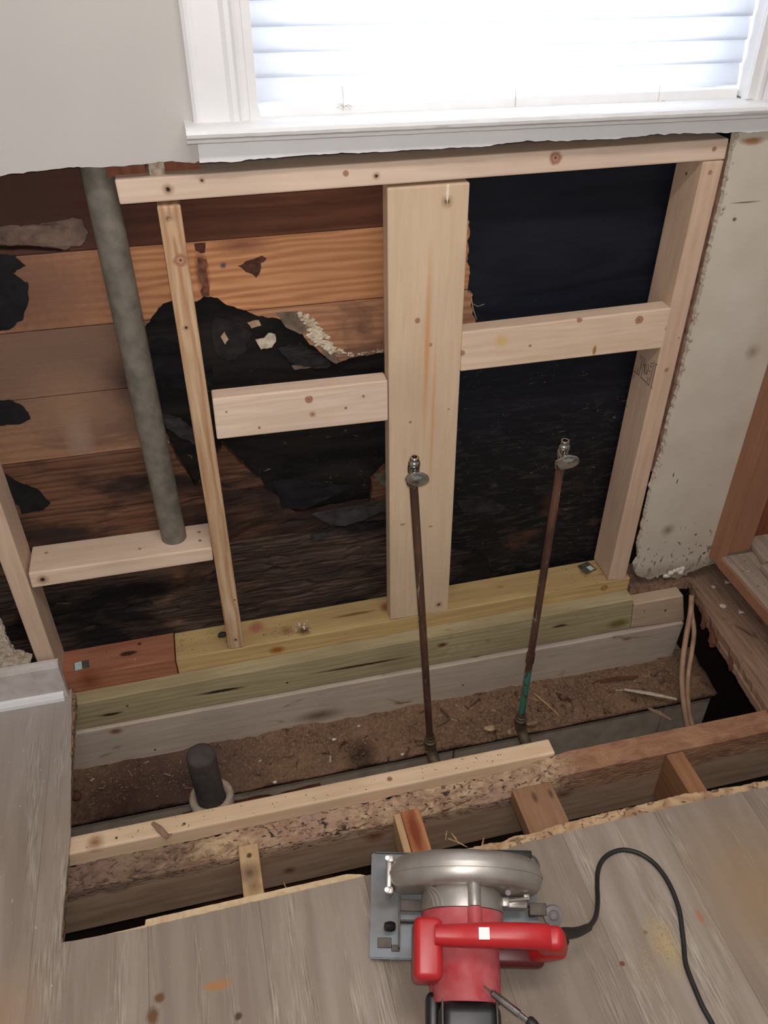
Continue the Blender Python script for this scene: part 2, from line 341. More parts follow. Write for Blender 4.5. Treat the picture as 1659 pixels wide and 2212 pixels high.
# rot-eaten joist top: tan fibres with black galleries
def rotmat():
    m, t, bs = nt('eaten_wood'); p = pos(t)
    a = nz(t, p, 26, (.5, 1, 1), 6, 1.5); b = nz(t, p, 60, (.6, 1, 1.5), 5, 2.0); c = nz(t, p, 5, (1, 1, 1), 2)
    col = mixc(t, ramp(t, a, .38, .62), rgb(204, 176, 142), rgb(160, 126, 102))
    col = mixc(t, ramp(t, c, .45, .6), col, rgb(176, 142, 122))
    col = mixc(t, ramp(t, b, .54, .66), col, rgb(58, 44, 36))
    sx = N(t, 'ShaderNodeSeparateXYZ'); t.links.new(p, sx.inputs[0])
    solid = mixc(t, ramp(t, a, .4, .65), rgb(172, 128, 98), rgb(140, 98, 72))
    sxn = mth(t, 'ADD', sx.outputs[0], mth(t, 'MULTIPLY', c, .25))
    col = mixc(t, ramp(t, sxn, .84, .93), col, solid)
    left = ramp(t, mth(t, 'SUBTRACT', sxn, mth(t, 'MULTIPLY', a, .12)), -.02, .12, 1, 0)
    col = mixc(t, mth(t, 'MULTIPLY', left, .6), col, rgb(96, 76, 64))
    low = ramp(t, mth(t, 'ADD', sx.outputs[2], mth(t, 'MULTIPLY', a, .03)), -.165, -.150)
    d = mixc(t, ramp(t, nz(t, p, 7, (1, 1, 9), 5), .4, .65), rgb(180, 150, 124), rgb(158, 126, 100))
    d = spots(t, p, d, [(tuple(at(810, 1800, y=-.47)), .016, (118, 52, 30), .6, (.8, 1, .7)), (tuple(at(1220, 1712, y=-.47)), .014, (84, 52, 38), .8), (tuple(at(430, 1850, y=-.47)), .018, (76, 54, 42), .8, (.5, 1, 1)), (tuple(at(625, 1880, y=-.47)), .01, (124, 70, 46), .7)])
    col = mixc(t, low, d, col)
    t.links.new(col, bs.inputs[0]); bs.inputs['Roughness'].default_value = .9
    bump(t, bs, mth(t, 'MULTIPLY', mth(t, 'SUBTRACT', a, b), low), .8, .006); return m
m_eaten = rotmat()

def feltmat():
    m, t, bs = nt('black_felt'); p = pos(t)
    a = nz(t, p, 9, (.35, 1, 1.6), 5, .8); b = nz(t, p, 45, (.4, 1, 2), 5, 1)
    col = mixc(t, ramp(t, a, .4, .7), rgb(15, 19, 30), rgb(28, 31, 42))
    sx = N(t, 'ShaderNodeSeparateXYZ'); t.links.new(p, sx.inputs[0])
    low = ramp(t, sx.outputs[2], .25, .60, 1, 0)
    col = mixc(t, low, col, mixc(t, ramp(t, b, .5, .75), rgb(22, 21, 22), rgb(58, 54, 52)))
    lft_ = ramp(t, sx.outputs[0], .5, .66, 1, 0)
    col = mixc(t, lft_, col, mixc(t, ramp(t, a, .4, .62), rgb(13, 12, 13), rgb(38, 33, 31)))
    scr = mth(t, 'MULTIPLY', ramp(t, nz(t, p, 60, (.5, 1, 1.4), 5, 2), .66, .70), ramp(t, sx.outputs[2], .45, .72, 1, 0))
    col = mixc(t, mth(t, 'MULTIPLY', scr, .6), col, rgb(120, 104, 92))
    brown = mth(t, 'MULTIPLY', ramp(t, sx.outputs[2], .02, .22, 1, 0), ramp(t, nz(t, p, 14, (.5, 1, 1), 4), .55, .7))
    col = mixc(t, brown, col, rgb(96, 64, 48))
    t.links.new(col, bs.inputs[0]); bs.inputs['Roughness'].default_value = .62; bs.inputs['Specular IOR Level'].default_value = .25
    bump(t, bs, a, .5, .006); return m
m_felt = feltmat()
m_tornfelt = plain('torn_felt', (30, 29, 31), .8, var=.4, vs=40, b=.6, c2=(16, 15, 18), spec=.2)
m_greyfelt = plain('grey_felt', (64, 62, 62), .85, vs=40, c2=(40, 38, 38), b=.4, spec=.2)
m_greyfelt2 = plain('charcoal_felt', (44, 40, 39), .8, vs=50, c2=(20, 18, 19), b=.8, spec=.3)
m_fungus = plain('pale_fungus', (216, 206, 186), .95, vs=60, c2=(170, 150, 128), b=.8, spec=.1)
m_greyflake = plain('grey_flake', (128, 112, 98), .9, vs=50, c2=(88, 74, 64), b=.6, spec=.1)
m_tanflake2 = plain('brown_mark', (128, 88, 68), .9, vs=90, c2=(80, 52, 44), b=.3, spec=.1)
m_tanflake = plain('tan_flake', (196, 168, 140), .9, vs=50, c2=(150, 116, 90), b=.6, spec=.1)

def wallmat():
    m, t, bs = nt('wall_paint'); p = pos(t); n = nz(t, p, 220, (1, 1, 1), 4); l = nz(t, p, 3, (1, 1, 1), 3)
    col = mixc(t, ramp(t, l, .3, .7), rgb(194, 190, 185), rgb(187, 183, 178))
    t.links.new(col, bs.inputs[0]); bs.inputs['Roughness'].default_value = .7; bump(t, bs, n, .25, .001); return m
m_wall = wallmat()
def wallmat2():
    m, t, bs = nt('wall_paint_scarred'); p = pos(t); n = nz(t, p, 220, (1, 1, 1), 4); l = nz(t, p, 10, (1, 1, 1), 5); k = nz(t, p, 75, (1, 1, .6), 4, 1)
    sx = N(t, 'ShaderNodeSeparateXYZ'); t.links.new(p, sx.inputs[0])
    col = mixc(t, ramp(t, l, .3, .7), rgb(208, 199, 184), rgb(198, 187, 170))
    low = mth(t, 'ADD', ramp(t, sx.outputs[2], -.02, .30, .22, 0), ramp(t, n, .0, 1.0, 0, 0))
    dirt = mth(t, 'GREATER_THAN', mth(t, 'ADD', k, low), .80)
    col = mixc(t, mth(t, 'MULTIPLY', dirt, .8), col, rgb(92, 80, 66))
    col = mixc(t, ramp(t, mth(t, 'ADD', sx.outputs[2], mth(t, 'MULTIPLY', l, .05)), .0, .03, .7, 0), col, rgb(156, 140, 124))
    yb = at
    col = spots(t, p, col, [(tuple(yb(1587, 474, y=-.013)), .004, (140, 110, 86), .3), (tuple(yb(1586, 474, y=-.013)), .002, (90, 66, 50), .3), (tuple(yb(1612, 437, y=-.013)), .0014, (120, 104, 90), .4, (.05, 1, 1)),
        (tuple(yb(1626, 760, y=-.013)), .012, (160, 146, 130), .8), (tuple(yb(1455, 1026, y=-.013)), .0014, (70, 60, 50), .3, (1, 1, .2)), (tuple(yb(1463, 1040, y=-.013)), .0014, (70, 60, 50), .3, (1, 1, .2)),
        (tuple(yb(1533, 1048, y=-.013)), .001, HOLE, .3), (tuple(yb(1503, 1155, y=-.013)), .003, (70, 64, 52), .3), (tuple(yb(1521, 1195, y=-.013)), .004, (60, 54, 42), .4), (tuple(yb(1625, 305, y=-.013)), .006, (150, 110, 70), .5, (.3, 1, 1)), (tuple(yb(1443, 1145, y=-.013)), .012, (140, 128, 108), .9)])
    t.links.new(col, bs.inputs[0]); bs.inputs['Roughness'].default_value = .75; bump(t, bs, n, .25, .001); return m
m_wall2 = wallmat2()
m_gyp = plain('torn_plaster', (204, 194, 178), .95, vs=90, c2=(150, 128, 108), b=.8, spec=.1)
m_trim = plain('trim_paint', (232, 231, 231), .38, vs=25, var=.015, b=.05)
m_tanedge = plain('brown_plaster_edge', (158, 128, 112), .95, vs=40, c2=(112, 80, 66), b=.5, spec=.1)
m_base = plain('baseboard_paint', (205, 198, 193), .45, vs=30, c2=(182, 172, 166), b=.1)
m_blind = bpy.data.materials.new('blind_slat'); m_blind.use_nodes = True
_t = m_blind.node_tree; _b = _t.nodes['Principled BSDF']; _b.inputs[0].default_value = rgb(246, 246, 246); _b.inputs['Roughness'].default_value = .5
_tr = _t.nodes.new('ShaderNodeBsdfTranslucent'); _tr.inputs[0].default_value = (.9, .93, 1, 1); _mx = _t.nodes.new('ShaderNodeMixShader'); _mx.inputs[0].default_value = .5
_t.links.new(_b.outputs[0], _mx.inputs[1]); _t.links.new(_tr.outputs[0], _mx.inputs[2]); _t.links.new(_mx.outputs[0], _t.nodes['Material Output'].inputs[0])
m_rail = plain('blind_rail', (240, 240, 240), .4, var=.02)
m_cordw = plain('blind_cord', (214, 208, 198), .8)
m_glass = bpy.data.materials.new('window_glass'); m_glass.use_nodes = True
_b = m_glass.node_tree.nodes['Principled BSDF']; _b.inputs['Transmission Weight'].default_value = 1; _b.inputs['Roughness'].default_value = 0; _b.inputs[0].default_value = (1, 1, 1, 1)

def vinyl():
    m, t, bs = nt('vinyl_plank'); p = pos(t); sx = N(t, 'ShaderNodeSeparateXYZ'); t.links.new(p, sx.inputs[0])
    u = mth(t, 'DIVIDE', mth(t, 'ADD', sx.outputs[0], .07), .195); idx = mth(t, 'FLOOR', u); fx = mth(t, 'FRACT', u)
    wn = N(t, 'ShaderNodeTexWhiteNoise', noise_dimensions='1D'); t.links.new(idx, wn.inputs['W'])
    cb = N(t, 'ShaderNodeCombineXYZ'); t.links.new(mth(t, 'ADD', sx.outputs[0], mth(t, 'MULTIPLY', idx, 3.7)), cb.inputs[0]); t.links.new(sx.outputs[1], cb.inputs[1])
    a = nz(t, cb.outputs[0], 3.2, (9, 1, 1), 4, .5); b = nz(t, cb.outputs[0], 48, (8, .35, 1), 5, .3)
    col = mixc(t, ramp(t, a, .35, .65), rgb(168, 154, 140), rgb(148, 133, 119))
    gm = ramp(t, nz(t, cb.outputs[0], 4, (5, .7, 1), 3), .50, .62)
    col = mixc(t, mth(t, 'MULTIPLY', mth(t, 'MULTIPLY', ramp(t, b, .50, .62), gm), .5), col, rgb(204, 196, 178))
    col = mixc(t, mth(t, 'MULTIPLY', mth(t, 'MULTIPLY', ramp(t, b, .50, .38), gm), .45), col, rgb(108, 97, 84))
    col = mixc(t, ramp(t, wn.outputs[0], 0, 1, 0, .5), col, rgb(124, 107, 93))
    seam = mth(t, 'LESS_THAN', fx, .007)
    col = mixc(t, mth(t, 'MULTIPLY', seam, .5), col, rgb(84, 72, 62))
    grey = ramp(t, mth(t, 'ADD', sx.outputs[1], mth(t, 'MULTIPLY', a, .2)), -.25, .05)
    col = mixc(t, mth(t, 'MULTIPLY', mth(t, 'MULTIPLY', grey, ramp(t, sx.outputs[0], -.2, -.22)), .55), col, rgb(172, 164, 162))
    sp = nz(t, p, 95, (1, .6, 1), 3, 1); reg = ramp(t, nz(t, p, 9, (1, 1, 1), 2), .5, .62)
    lf = ramp(t, sx.outputs[0], -.2, -.22)
    col = mixc(t, mth(t, 'MULTIPLY', mth(t, 'GREATER_THAN', sp, .70), mth(t, 'MULTIPLY', reg, lf)), col, rgb(224, 220, 214))
    st = mth(t, 'GREATER_THAN', nz(t, p, 60, (1, 1, 1), 4, 1), .745)
    col = mixc(t, mth(t, 'MULTIPLY', st, .6), col, rgb(104, 72, 50))
    F = lambda px, py, r, c, so=.5, q=(1, 1, 1): (tuple(at(px, py, z=-.088)), r, c, so, q)
    col = spots(t, p, col, [F(345, 2155, .008, (112, 82, 56), .3), F(330, 2195, .009, (112, 82, 56), .4, (1, .7, 1)), F(455, 2130, .006, (176, 128, 86), .4, (.5, 1, 1)), F(475, 2128, .008, (170, 124, 84), .4, (.45, 1, 1)), F(1344, 2082, .0045, (118, 72, 52), .25), F(1394, 2014, .004, (130, 104, 70), .4),
        F(1440, 2040, .022, (180, 160, 122), .9, (1.4, .6, 1)), F(1650, 1930, .08, (158, 132, 102), 1.0, (1, .8, 1)), F(1512, 1980, .006, (170, 116, 86), .4, (1.4, .5, 1)), F(515, 2195, .006, (84, 66, 48), .3), F(0, 2190, .05, (166, 140, 116), 1.0)])
    t.links.new(col, bs.inputs[0]); bs.inputs['Roughness'].default_value = .55; bs.inputs['Specular IOR Level'].default_value = .3
    h = mth(t, 'SUBTRACT', mth(t, 'MULTIPLY', b, mth(t, 'ADD', gm, .15)), mth(t, 'MULTIPLY', seam, 1.2)); bump(t, bs, h, .15, .001); return m
m_vinyl = vinyl()
def dirtmat():
    m, t, bs = nt('dirt'); p = pos(t); a = nz(t, p, 8, (1, 1, 1), 5, .5); b = nz(t, p, 130, (1, 1, 1), 5, .6); c = nz(t, p, 38, (1, 1, 1), 4, 1)
    col = mixc(t, ramp(t, a, .35, .62), rgb(132, 104, 84), rgb(104, 82, 68)); col = mixc(t, ramp(t, b, .4, .68, 0, .8), col, rgb(158, 126, 100))
    col = mixc(t, ramp(t, c, .58, .7), col, rgb(66, 48, 42))
    col = spots(t, p, col, [(tuple(at(780, 1625, z=-.335)), .03, (44, 32, 28), .8), (tuple(at(400, 1690, z=-.335)), .12, (92, 72, 66), .9), (tuple(at(260, 1740, z=-.335)), .10, (64, 46, 40), 1.0)])
    t.links.new(col, bs.inputs[0]); bs.inputs['Roughness'].default_value = 1; bs.inputs['Specular IOR Level'].default_value = .1
    bump(t, bs, mth(t, 'ADD', b, c), .8, .006); return m
m_dirt = dirtmat()
m_conc = plain('foundation_block', (182, 168, 150), .95, vs=26, c2=(158, 144, 128), b=.3, spec=.15)
m_dark = plain('dark_ground', (50, 40, 34), 1, vs=12, b=.4, spec=.1)
m_rust = plain('rusty_clay', (116, 72, 56), .95, vs=22, c2=(82, 54, 44), b=.5, spec=.1)
m_galv = plain('galvanised_pipe', (132, 124, 112), .6, metal=.2, vs=38, c2=(100, 97, 88), b=.15)
m_castd = plain('cast_iron_dark', (84, 76, 72), .8, vs=40, c2=(66, 58, 54), b=.2)
m_hub = plain('pale_hub', (192, 176, 156), .9, vs=30, c2=(140, 122, 106), b=.4)
def copper():
    m, t, bs = nt('aged_copper'); p = pos(t); a = nz(t, p, 30, (1, 1, .25), 5, .6); b = nz(t, p, 160, (1, 1, .12), 4); sx = N(t, 'ShaderNodeSeparateXYZ'); t.links.new(p, sx.inputs[0])
    col = mixc(t, ramp(t, a, .35, .65), rgb(122, 86, 68), rgb(84, 62, 54))
    col = mixc(t, ramp(t, b, .63, .70, 0, .65), col, rgb(196, 188, 180))
    right = mth(t, 'GREATER_THAN', sx.outputs[0], .7)
    g = mth(t, 'MULTIPLY', right, mth(t, 'MULTIPLY', ramp(t, mth(t, 'ADD', sx.outputs[2], mth(t, 'MULTIPLY', a, .05)), -.118, -.10, 1, 0), ramp(t, nz(t, p, 55, (1, 1, .4), 5, 1), .40, .49)))
    col = mixc(t, g, col, rgb(84, 156, 134))
    col = spots(t, p, col, [(tuple(at(1157, 1335, y=-.16)), .006, (150, 200, 186), .4)])
    t.links.new(col, bs.inputs[0]); bs.inputs['Metallic'].default_value = .35; bs.inputs['Roughness'].default_value = .5; return m
m_copper = copper()
m_chrome = plain('chrome', (196, 194, 190), .2, metal=1.0, vs=40, c2=(150, 148, 144))
m_brass = plain('brass_fitting', (112, 96, 74), .6, metal=.3, vs=60, c2=(80, 68, 54), b=.2)
m_zinc = plain('zinc_plate', (150, 150, 138), .4, metal=.7, vs=60, c2=(110, 108, 92))
m_mint = plain('mint_sticker', (196, 218, 208), .6, vs=80, var=.1)
m_cable = plain('tan_cable', (182, 148, 120), .6, vs=30, c2=(150, 116, 92), b=.1)
m_white = plain('white_chip', (224, 216, 204), .9, vs=80, var=.1)
m_ink = plain('stamp_ink', (58, 52, 52), .8, var=.2)
m_al = plain('cast_aluminium', (190, 184, 176), .40, metal=.7, vs=30, c2=(172, 165, 156), b=.1)
m_steel = plain('steel_shoe', (112, 118, 122), .5, metal=.5, vs=14, c2=(96, 92, 88), b=.05)
m_dsteel = plain('dull_steel', (112, 102, 94), .6, metal=.4, vs=30, c2=(84, 74, 66))
m_redp = plain('red_plastic', (190, 34, 38), .38, vs=18, var=.05, b=.02)
def dustyred():
    m, t, bs = nt('dusty_red_housing'); p = pos(t); a = nz(t, p, 17, (1, 1, 1), 5, .4)
    t.links.new(mixc(t, ramp(t, a, .38, .62), rgb(196, 104, 106), rgb(184, 60, 66)), bs.inputs[0]); bs.inputs['Roughness'].default_value = .6; return m
m_redd = dustyred()
m_redshade = plain('red_plastic_shaded', (96, 22, 26), .4, vs=18, var=.05)  # same red plastic, darkened to paint the shade under the handle
m_blk = plain('black_plastic', (24, 24, 26), .4, vs=50, c2=(34, 34, 36))
m_rub = plain('black_rubber', (26, 26, 25), .5, vs=60, c2=(38, 38, 36))
m_grey = plain('grey_knob', (132, 122, 120), .5, var=.2)
m_lbl = plain('reflective_sticker', (250, 246, 240), .3, var=.02); m_lbl.node_tree.nodes['Principled BSDF'].inputs['Emission Strength'].default_value = 0
m_siding = plain('outer_siding', (40, 38, 40), .9)

# ------------------------------------------------------------ structure
st = lambda o: tag(o, kind='structure')
FZ = -.088
# wall plaster: left field, above the window, right field, in one wall
WY, WT = -.0127, .0127
bm = bmnew()
P = lambda px, py: (at(px, py, y=WY).x, at(px, py, y=WY).z)
edge = jag([(-1.3, 1.024), P(0, 380), P(80, 370), P(150, 362), P(240, 360), P(325, 354), P(345, 350), P(372, 349), P(398, 350), P(420, 352), P(432, 347)], .0022, .006, 3, closed=False)
prism(bm, [Vector((-1.3, 2.35))]+edge+[Vector((.215, 1.06)), Vector((.225, 2.35))], lambda p: (p[0], WY, p[1]), (0, WT, 0))
prism(bm, [Vector(q) for q in ((.225, 2.0), (.225, 2.35), (2.2, 2.35), (2.2, 2.0))], lambda p: (p[0], WY, p[1]), (0, WT, 0))
wall = st(obj('wall_back', bm, m_wall))
bm = bmnew()
redge = jag([P(1590, 288), P(1578, 350), P(1563, 430), P(1545, 500), P(1528, 570), P(1514, 640), P(1494, 720), P(1478, 790), P(1462, 860), P(1446, 905), P(1441, 935), P(1430, 985), P(1408, 1050), P(1396, 1110), P(1384, 1160), P(1378, 1185), P(1382, 1205), P(1370, 1222), P(1376, 1243), P(1400, 1252), P(1425, 1243), P(1440, 1240), P(1462, 1251), P(1480, 1240), P(1540, 1218)], .0035, .005, 8, closed=False)
prism(bm, redge+[Vector((2.2, -.02)), Vector((2.2, 2.0)), Vector((1.21, 2.0)), Vector((1.21, 1.03))], lambda p: (p[0], WY, p[1]), (0, WT, 0))
st(obj('wall_right', bm, m_wall2))
# crumbly plaster along the torn edges
def lumps(name, pts, ra, mat, label, cat, sc=(1, 1, 1), sub=2, seed=0):
    bm = bmnew()
    for i, p in enumerate(pts):
        r = ra[0]+(ra[1]-ra[0])*random.random()
        m = bmesh.ops.create_icosphere(bm, subdivisions=sub, radius=r)
        for v in m['verts']:
            q = v.co.copy(); k = 1+.55*n3(q+Vector(p), 1.1/r, seed+i)
            v.co = Vector((q.x*sc[0]*k, q.y*sc[1]*k, q.z*sc[2]*k))+Vector(p)
    o = obj(name, bm, mat, smooth='all')
    if cat is None: return o
    return tag(o, label, cat)
pp = []
for i in range(0, len(redge)-14):
    p = redge[i]
    if random.random() < .3: pp.append(Vector((p.x+random.uniform(-.002, .005), WY-.001+random.uniform(-.001, .004), p.y+random.uniform(-.003, .003))))
o = lumps('plaster_crumbs', pp, (.001, .0034), m_gyp, 'crumbly torn plaster edge beside the right stud', 'plaster', (1, .6, 1.5)); o['kind'] = 'stuff'

# floor: vinyl planks over plywood, with the sawn opening
XL = -.221
bm = bmnew()
V = lambda px, py: Vector((at(px, py, z=FZ).x, at(px, py, z=FZ).y))
out = [Vector((-1.6, -.014)), Vector((-.240, -.014))]+jag([V(155, 1487), V(152, 1800), V(131, 2037)], .0012, .01, 2, False)+jag([V(131, 2037), V(315, 2003)], .0012, .01, 4, False)[1:]
out += jag([Vector((-.07, -.602)), Vector((.33, -.600))], .001, .01, 5, False)+jag([Vector((.50, -.603)), Vector((.54, -.603)), V(1095, 1832), V(1150, 1816), V(1224, 1798), V(1340, 1769), V(1414, 1752), V(1524, 1726), V(1659, 1700), Vector((1.75, -.60))], .003, .01, 6, False)
out += [Vector((1.75, -2.9)), Vector((-1.6, -2.9))]
prism(bm, out, lambda p: (p[0], p[1], FZ), (0, 0, -.005))
st(obj('floor', bm, m_vinyl))
bm = bmnew()
def plyfn(p, a, b, c):
    q = p.copy()
    if b > .99: q.y += .004*fr(p, 30, 5)
    return q
sub = [Vector((-1.6, -.014)), Vector((-.226, -.014))]+jag([Vector((-.2225, -.02)), Vector((-.215, -.588))], .003, .006, 12, False)+jag([Vector((-.214, -.597)), Vector((-.075, -.596)), Vector((-.074, -.586)), Vector((.29, -.586)), Vector((.315, -.592))], .0006, .008, 5, False)
sub += jag([Vector((.33, -.60)), Vector((.47, -.598)), Vector((.52, -.590)), Vector((.56, -.590))]+[Vector((at(px, py, z=-.0932).x, at(px, py, z=-.0932).y)) for px, py in ((1090, 1816), (1110, 1806), (1150, 1800), (1227, 1776), (1310, 1755), (1411, 1732), (1472, 1717), (1560, 1703), (1659, 1686))]+[Vector((1.75, -.585))], .0028, .005, 9, False)
sub += [Vector((1.75, -2.9)), Vector((-1.6, -2.9))]
prism(bm, sub, lambda p: (p[0], p[1], FZ-.0052), (0, 0, -.018))
def plymat():
    m, t, bs = nt('chewed_plywood'); p = pos(t); a = nz(t, p, 24, (.6, 1, 1), 5, 1); b = nz(t, p, 55, (.8, 1, 1), 4, 1.5); sx = N(t, 'ShaderNodeSeparateXYZ'); t.links.new(p, sx.inputs[0])
    rough = mixc(t, ramp(t, a, .4, .6), rgb(206, 176, 136), rgb(170, 132, 100)); rough = mixc(t, ramp(t, b, .54, .64), rough, rgb(112, 84, 64))
    clean = mixc(t, ramp(t, b, .4, .7), rgb(222, 196, 158), rgb(200, 170, 130))
    col = mixc(t, ramp(t, sx.outputs[0], .42, .48), clean, rough)
    lft = mixc(t, ramp(t, b, .45, .6), rgb(150, 122, 92), rgb(84, 62, 46))
    col = mixc(t, ramp(t, sx.outputs[0], -.19, -.17, 1, 0), col, lft)
    t.links.new(col, bs.inputs[0]); bs.inputs['Roughness'].default_value = .9; bump(t, bs, mth(t, 'SUBTRACT', a, b), .6, .004); return m
o = obj('subfloor_plywood', bm, plymat()); st(o)
# ground, foundation and added crawlspace sides
bm = bmnew(); gridbox(bm, -1.6, 2.2, -2.9, .15, -.95, -.80, .12, .12, .15, lambda p, a, b, c: p+Vector((0, 0, .03*fr(p, 4, 2))) if c > .5 else p); st(obj('ground', bm, m_dark, smooth='all'))
bm = bmnew()
box(bm, -1.6, .643, -.165, .14, -.8, -.364); box(bm, .648, 1.230, -.165, .14, -.8, -.364); box(bm, 1.236, 1.37, -.165, .14, -.8, -.364)
st(obj('wall_foundation', bm, m_conc))
bm = bmnew(); box(bm, -1.62, -1.6, -2.9, .14, -.95, -.1); box(bm, 2.2, 2.22, -2.9, .14, -.95, -.1); box(bm, -1.6, 2.2, -2.92, -2.9, -.95, -.1); box(bm, 1.37, 2.2, .03, .14, -.95, -.121)
st(obj('wall_crawl_lightstop', bm, m_dark))  # unseen sides added to keep ambient light out of the crawlspace
# dirt lying on the foundation
bm = bmnew()
def dfn(p, a, b, c):
    if c < .5: return p
    e = max(0, (-.125-p.y)/.04); q = p.copy()
    q.z += .010*fr(p, 9, 1)+.005*fr(p, 40, 2, 3)-.014*min(1, e)+.012*max(0, (p.y+.10)/.06)
    if b < .001: q.y += .008*fr(p, 14, 4)
    return q
gridbox(bm, -.6, 1.375, -.174, -.03, -.368, -.338, .006, .006, .02, dfn)
tag(obj('dirt_bed', bm, m_dirt, smooth='all'), 'brown dirt and sawdust lying along the foundation top below the ledger boards', 'dirt', kind='stuff')

# black felt behind the studs, with unseen outer siding added against light leaks
bm = bmnew()
gridbox(bm, -.75, 1.6, .108, .111, -.35, 1.10, .012, .01, .012, lambda p, a, b, c: p+Vector((0, .004*fr(Vector((p.x*.5, 0, p.z)), 7, 3, 3), 0)))
st(tag(obj('wall_felt', bm, m_felt, smooth='all')))
bm = bmnew(); box(bm, -1.3, 2.2, .121, .15, -.5, 1.10); box(bm, -1.3, .2875, .121, .15, 1.10, 2.35); box(bm, 1.148, 2.2, .121, .15, 1.10, 2.35); box(bm, -1.3, 2.2, .121, .15, 2.0, 2.35); st(obj('wall_outer_lightstop', bm, m_siding))

# ------------------------------------------------------------ window
bm = bmnew(); sl = -.012
box(bm, .2875, .300, -.03, .12, 1.08, 2.0); box(bm, 1.135, 1.148, -.03, .12, 1.08, 2.0); box(bm, .2875, 1.148, -.03, .12, 1.985, 2.0); box(bm, .29, 1.146, .0, .12, 1.055, 1.0775)
win = obj('window_1', bm, m_trim); st(win); WL[win.name] = win.location.copy()
def casing(x0, x1, flip):
    bm = bmnew(); w_ = x1-x0
    pr = [(0, -.013), (0, -.026), (.06, -.030), (.12, -.028), (.2, -.0275), (.62, -.0285), (.7, -.033), (.78, -.0335), (.84, -.028), (.9, -.026), (1, -.024), (1, -.013)]
    if flip: pr = [(1-a, b) for a, b in pr]
    prism(bm, [Vector((x0+a*w_, b)) for a, b in pr], lambda p: (p[0], p[1], 1.087+sl*(x0-.2)), (0, 0, .93)); return bm
cs = obj('window_casing', casing(.203, .2885, False), m_trim, win)
cs = obj('window_casing', casing(1.134, 1.219, True), m_trim, win)
bm = bmnew(); box(bm, .203, 1.219, -.03, -.013, 1.975, 2.06); obj('window_casing', bm, m_trim, win)
bm = bmnew()   # stool with a rounded nosing
pr = [(.02, 1.088), (-.050, 1.0895), (-.058, 1.0885), (-.064, 1.085), (-.066, 1.080), (-.064, 1.075), (-.058, 1.0715), (-.050, 1.070), (-.046, 1.0695), (-.0455, 1.064), (-.042, 1.062), (.02, 1.062)]
def loftx(bm, pr, xs, f):
    rings = [[bm.verts.new(f(x, a, b)) for a, b in pr] for x in xs]
    for i in range(len(xs)-1):
        for k in range(len(pr)): bm.faces.new((rings[i][k], rings[i][(k+1) % len(pr)], rings[i+1][(k+1) % len(pr)], rings[i+1][k]))
    bm.faces.new(rings[0]); bm.faces.new(rings[-1])
xs = [.1885+i*.01 for i in range(107)]
loftx(bm, pr, xs, lambda x, a, b: (x, a+.0007*n3((x, a, b), 60), b+sl*(x-.19)+.0006*n3((x, a, b), 70, 3)))
obj('window_stool', bm, m_trim, win, smooth=35)
bm = bmnew()   # apron with a ragged paint edge below
A = lambda px, py: Vector((at(px, py, y=-.03).x, at(px, py, y=-.03).z))
low = jag([A(431, 351), A(500, 350), A(560, 343), A(700, 333), A(840, 327), A(1000, 318), A(1040, 317), A(1130, 305), A(1280, 303), A(1300, 301), A(1345, 299), A(1420, 290), A(1659, 284), Vector((1.235, 1.026))], .0022, .007, 21, False)
prism(bm, low+[Vector((1.235, 1.050)), Vector((.2045, 1.062))], lambda p: (p[0], -.03, p[1]), (0, .017, 0))
obj('window_apron', bm, m_trim, win)
bm = bmnew(); box(bm, .30, .34, .075, .11, 1.078, 1.985); box(bm, 1.095, 1.135, .075, .11, 1.078, 1.985); box(bm, .34, 1.095, .075, .11, 1.078, 1.125); box(bm, .34, 1.095, .075, .11, 1.51, 1.555); box(bm, .34, 1.095, .075, .11, 1.94, 1.985); obj('window_sash', bm, m_trim, win)
bm = bmnew(); box(bm, .34, 1.095, .09, .094, 1.12, 1.945); obj('window_pane', bm, m_glass, win)
# blind
bl = empty('window_blind', (.72, .02, 1.078), 'white slatted blind glowing with daylight in the window', 'blind')
for i in range(25):
    bm = bmnew(); z = 1.122+i*.034; zz = lambda x: sl*(x-.72)*max(0, 1-i/12)
    pr = [(.004+.0035*math.sin(math.pi*k/6)*-1+.010*(k/6), z-.021+.042*k/6) for k in range(7)]
    pr = pr+[(a+.0008, b) for a, b in reversed(pr)]
    loftx(bm, pr, [.3035, .5, .72, .94, 1.1315], lambda x, a, b: (x, a, b+zz(x)))
    obj('slat', bm, m_blind, bl, smooth='all')
bm = bmnew(); box(bm, .302, 1.133, -.004, .016, 1.0765, 1.100, .003, 0)
for v in bm.verts: v.co.z += sl*(v.co.x-.30)*.9+.001
obj('bottom_rail', bm, m_rail, bl)
bm = bmnew(); box(bm, .302, 1.133, .0, .03, 1.955, 1.983, .002); obj('head_rail', bm, m_rail, bl)
for px, py in ((742, 232), (1112, 240), (1420, 226)):
    c = at(px, py, y=-.006); bm = bmnew()
    for k in range(5):
        e = Vector((random.uniform(-.014, .014), random.uniform(-.006, -.001), random.uniform(-.006, .006)))
        tube(bm, smoothpath([c, c+e*.5+Vector((0, -.003, .004)), c+e], 4), .0007, 6)
    tube(bm, [c, c+Vector((.0, .0, .016)), c+Vector((-.001, .002, .03))], .0008, 6)
    obj('ladder_cord', bm, m_cordw, bl)

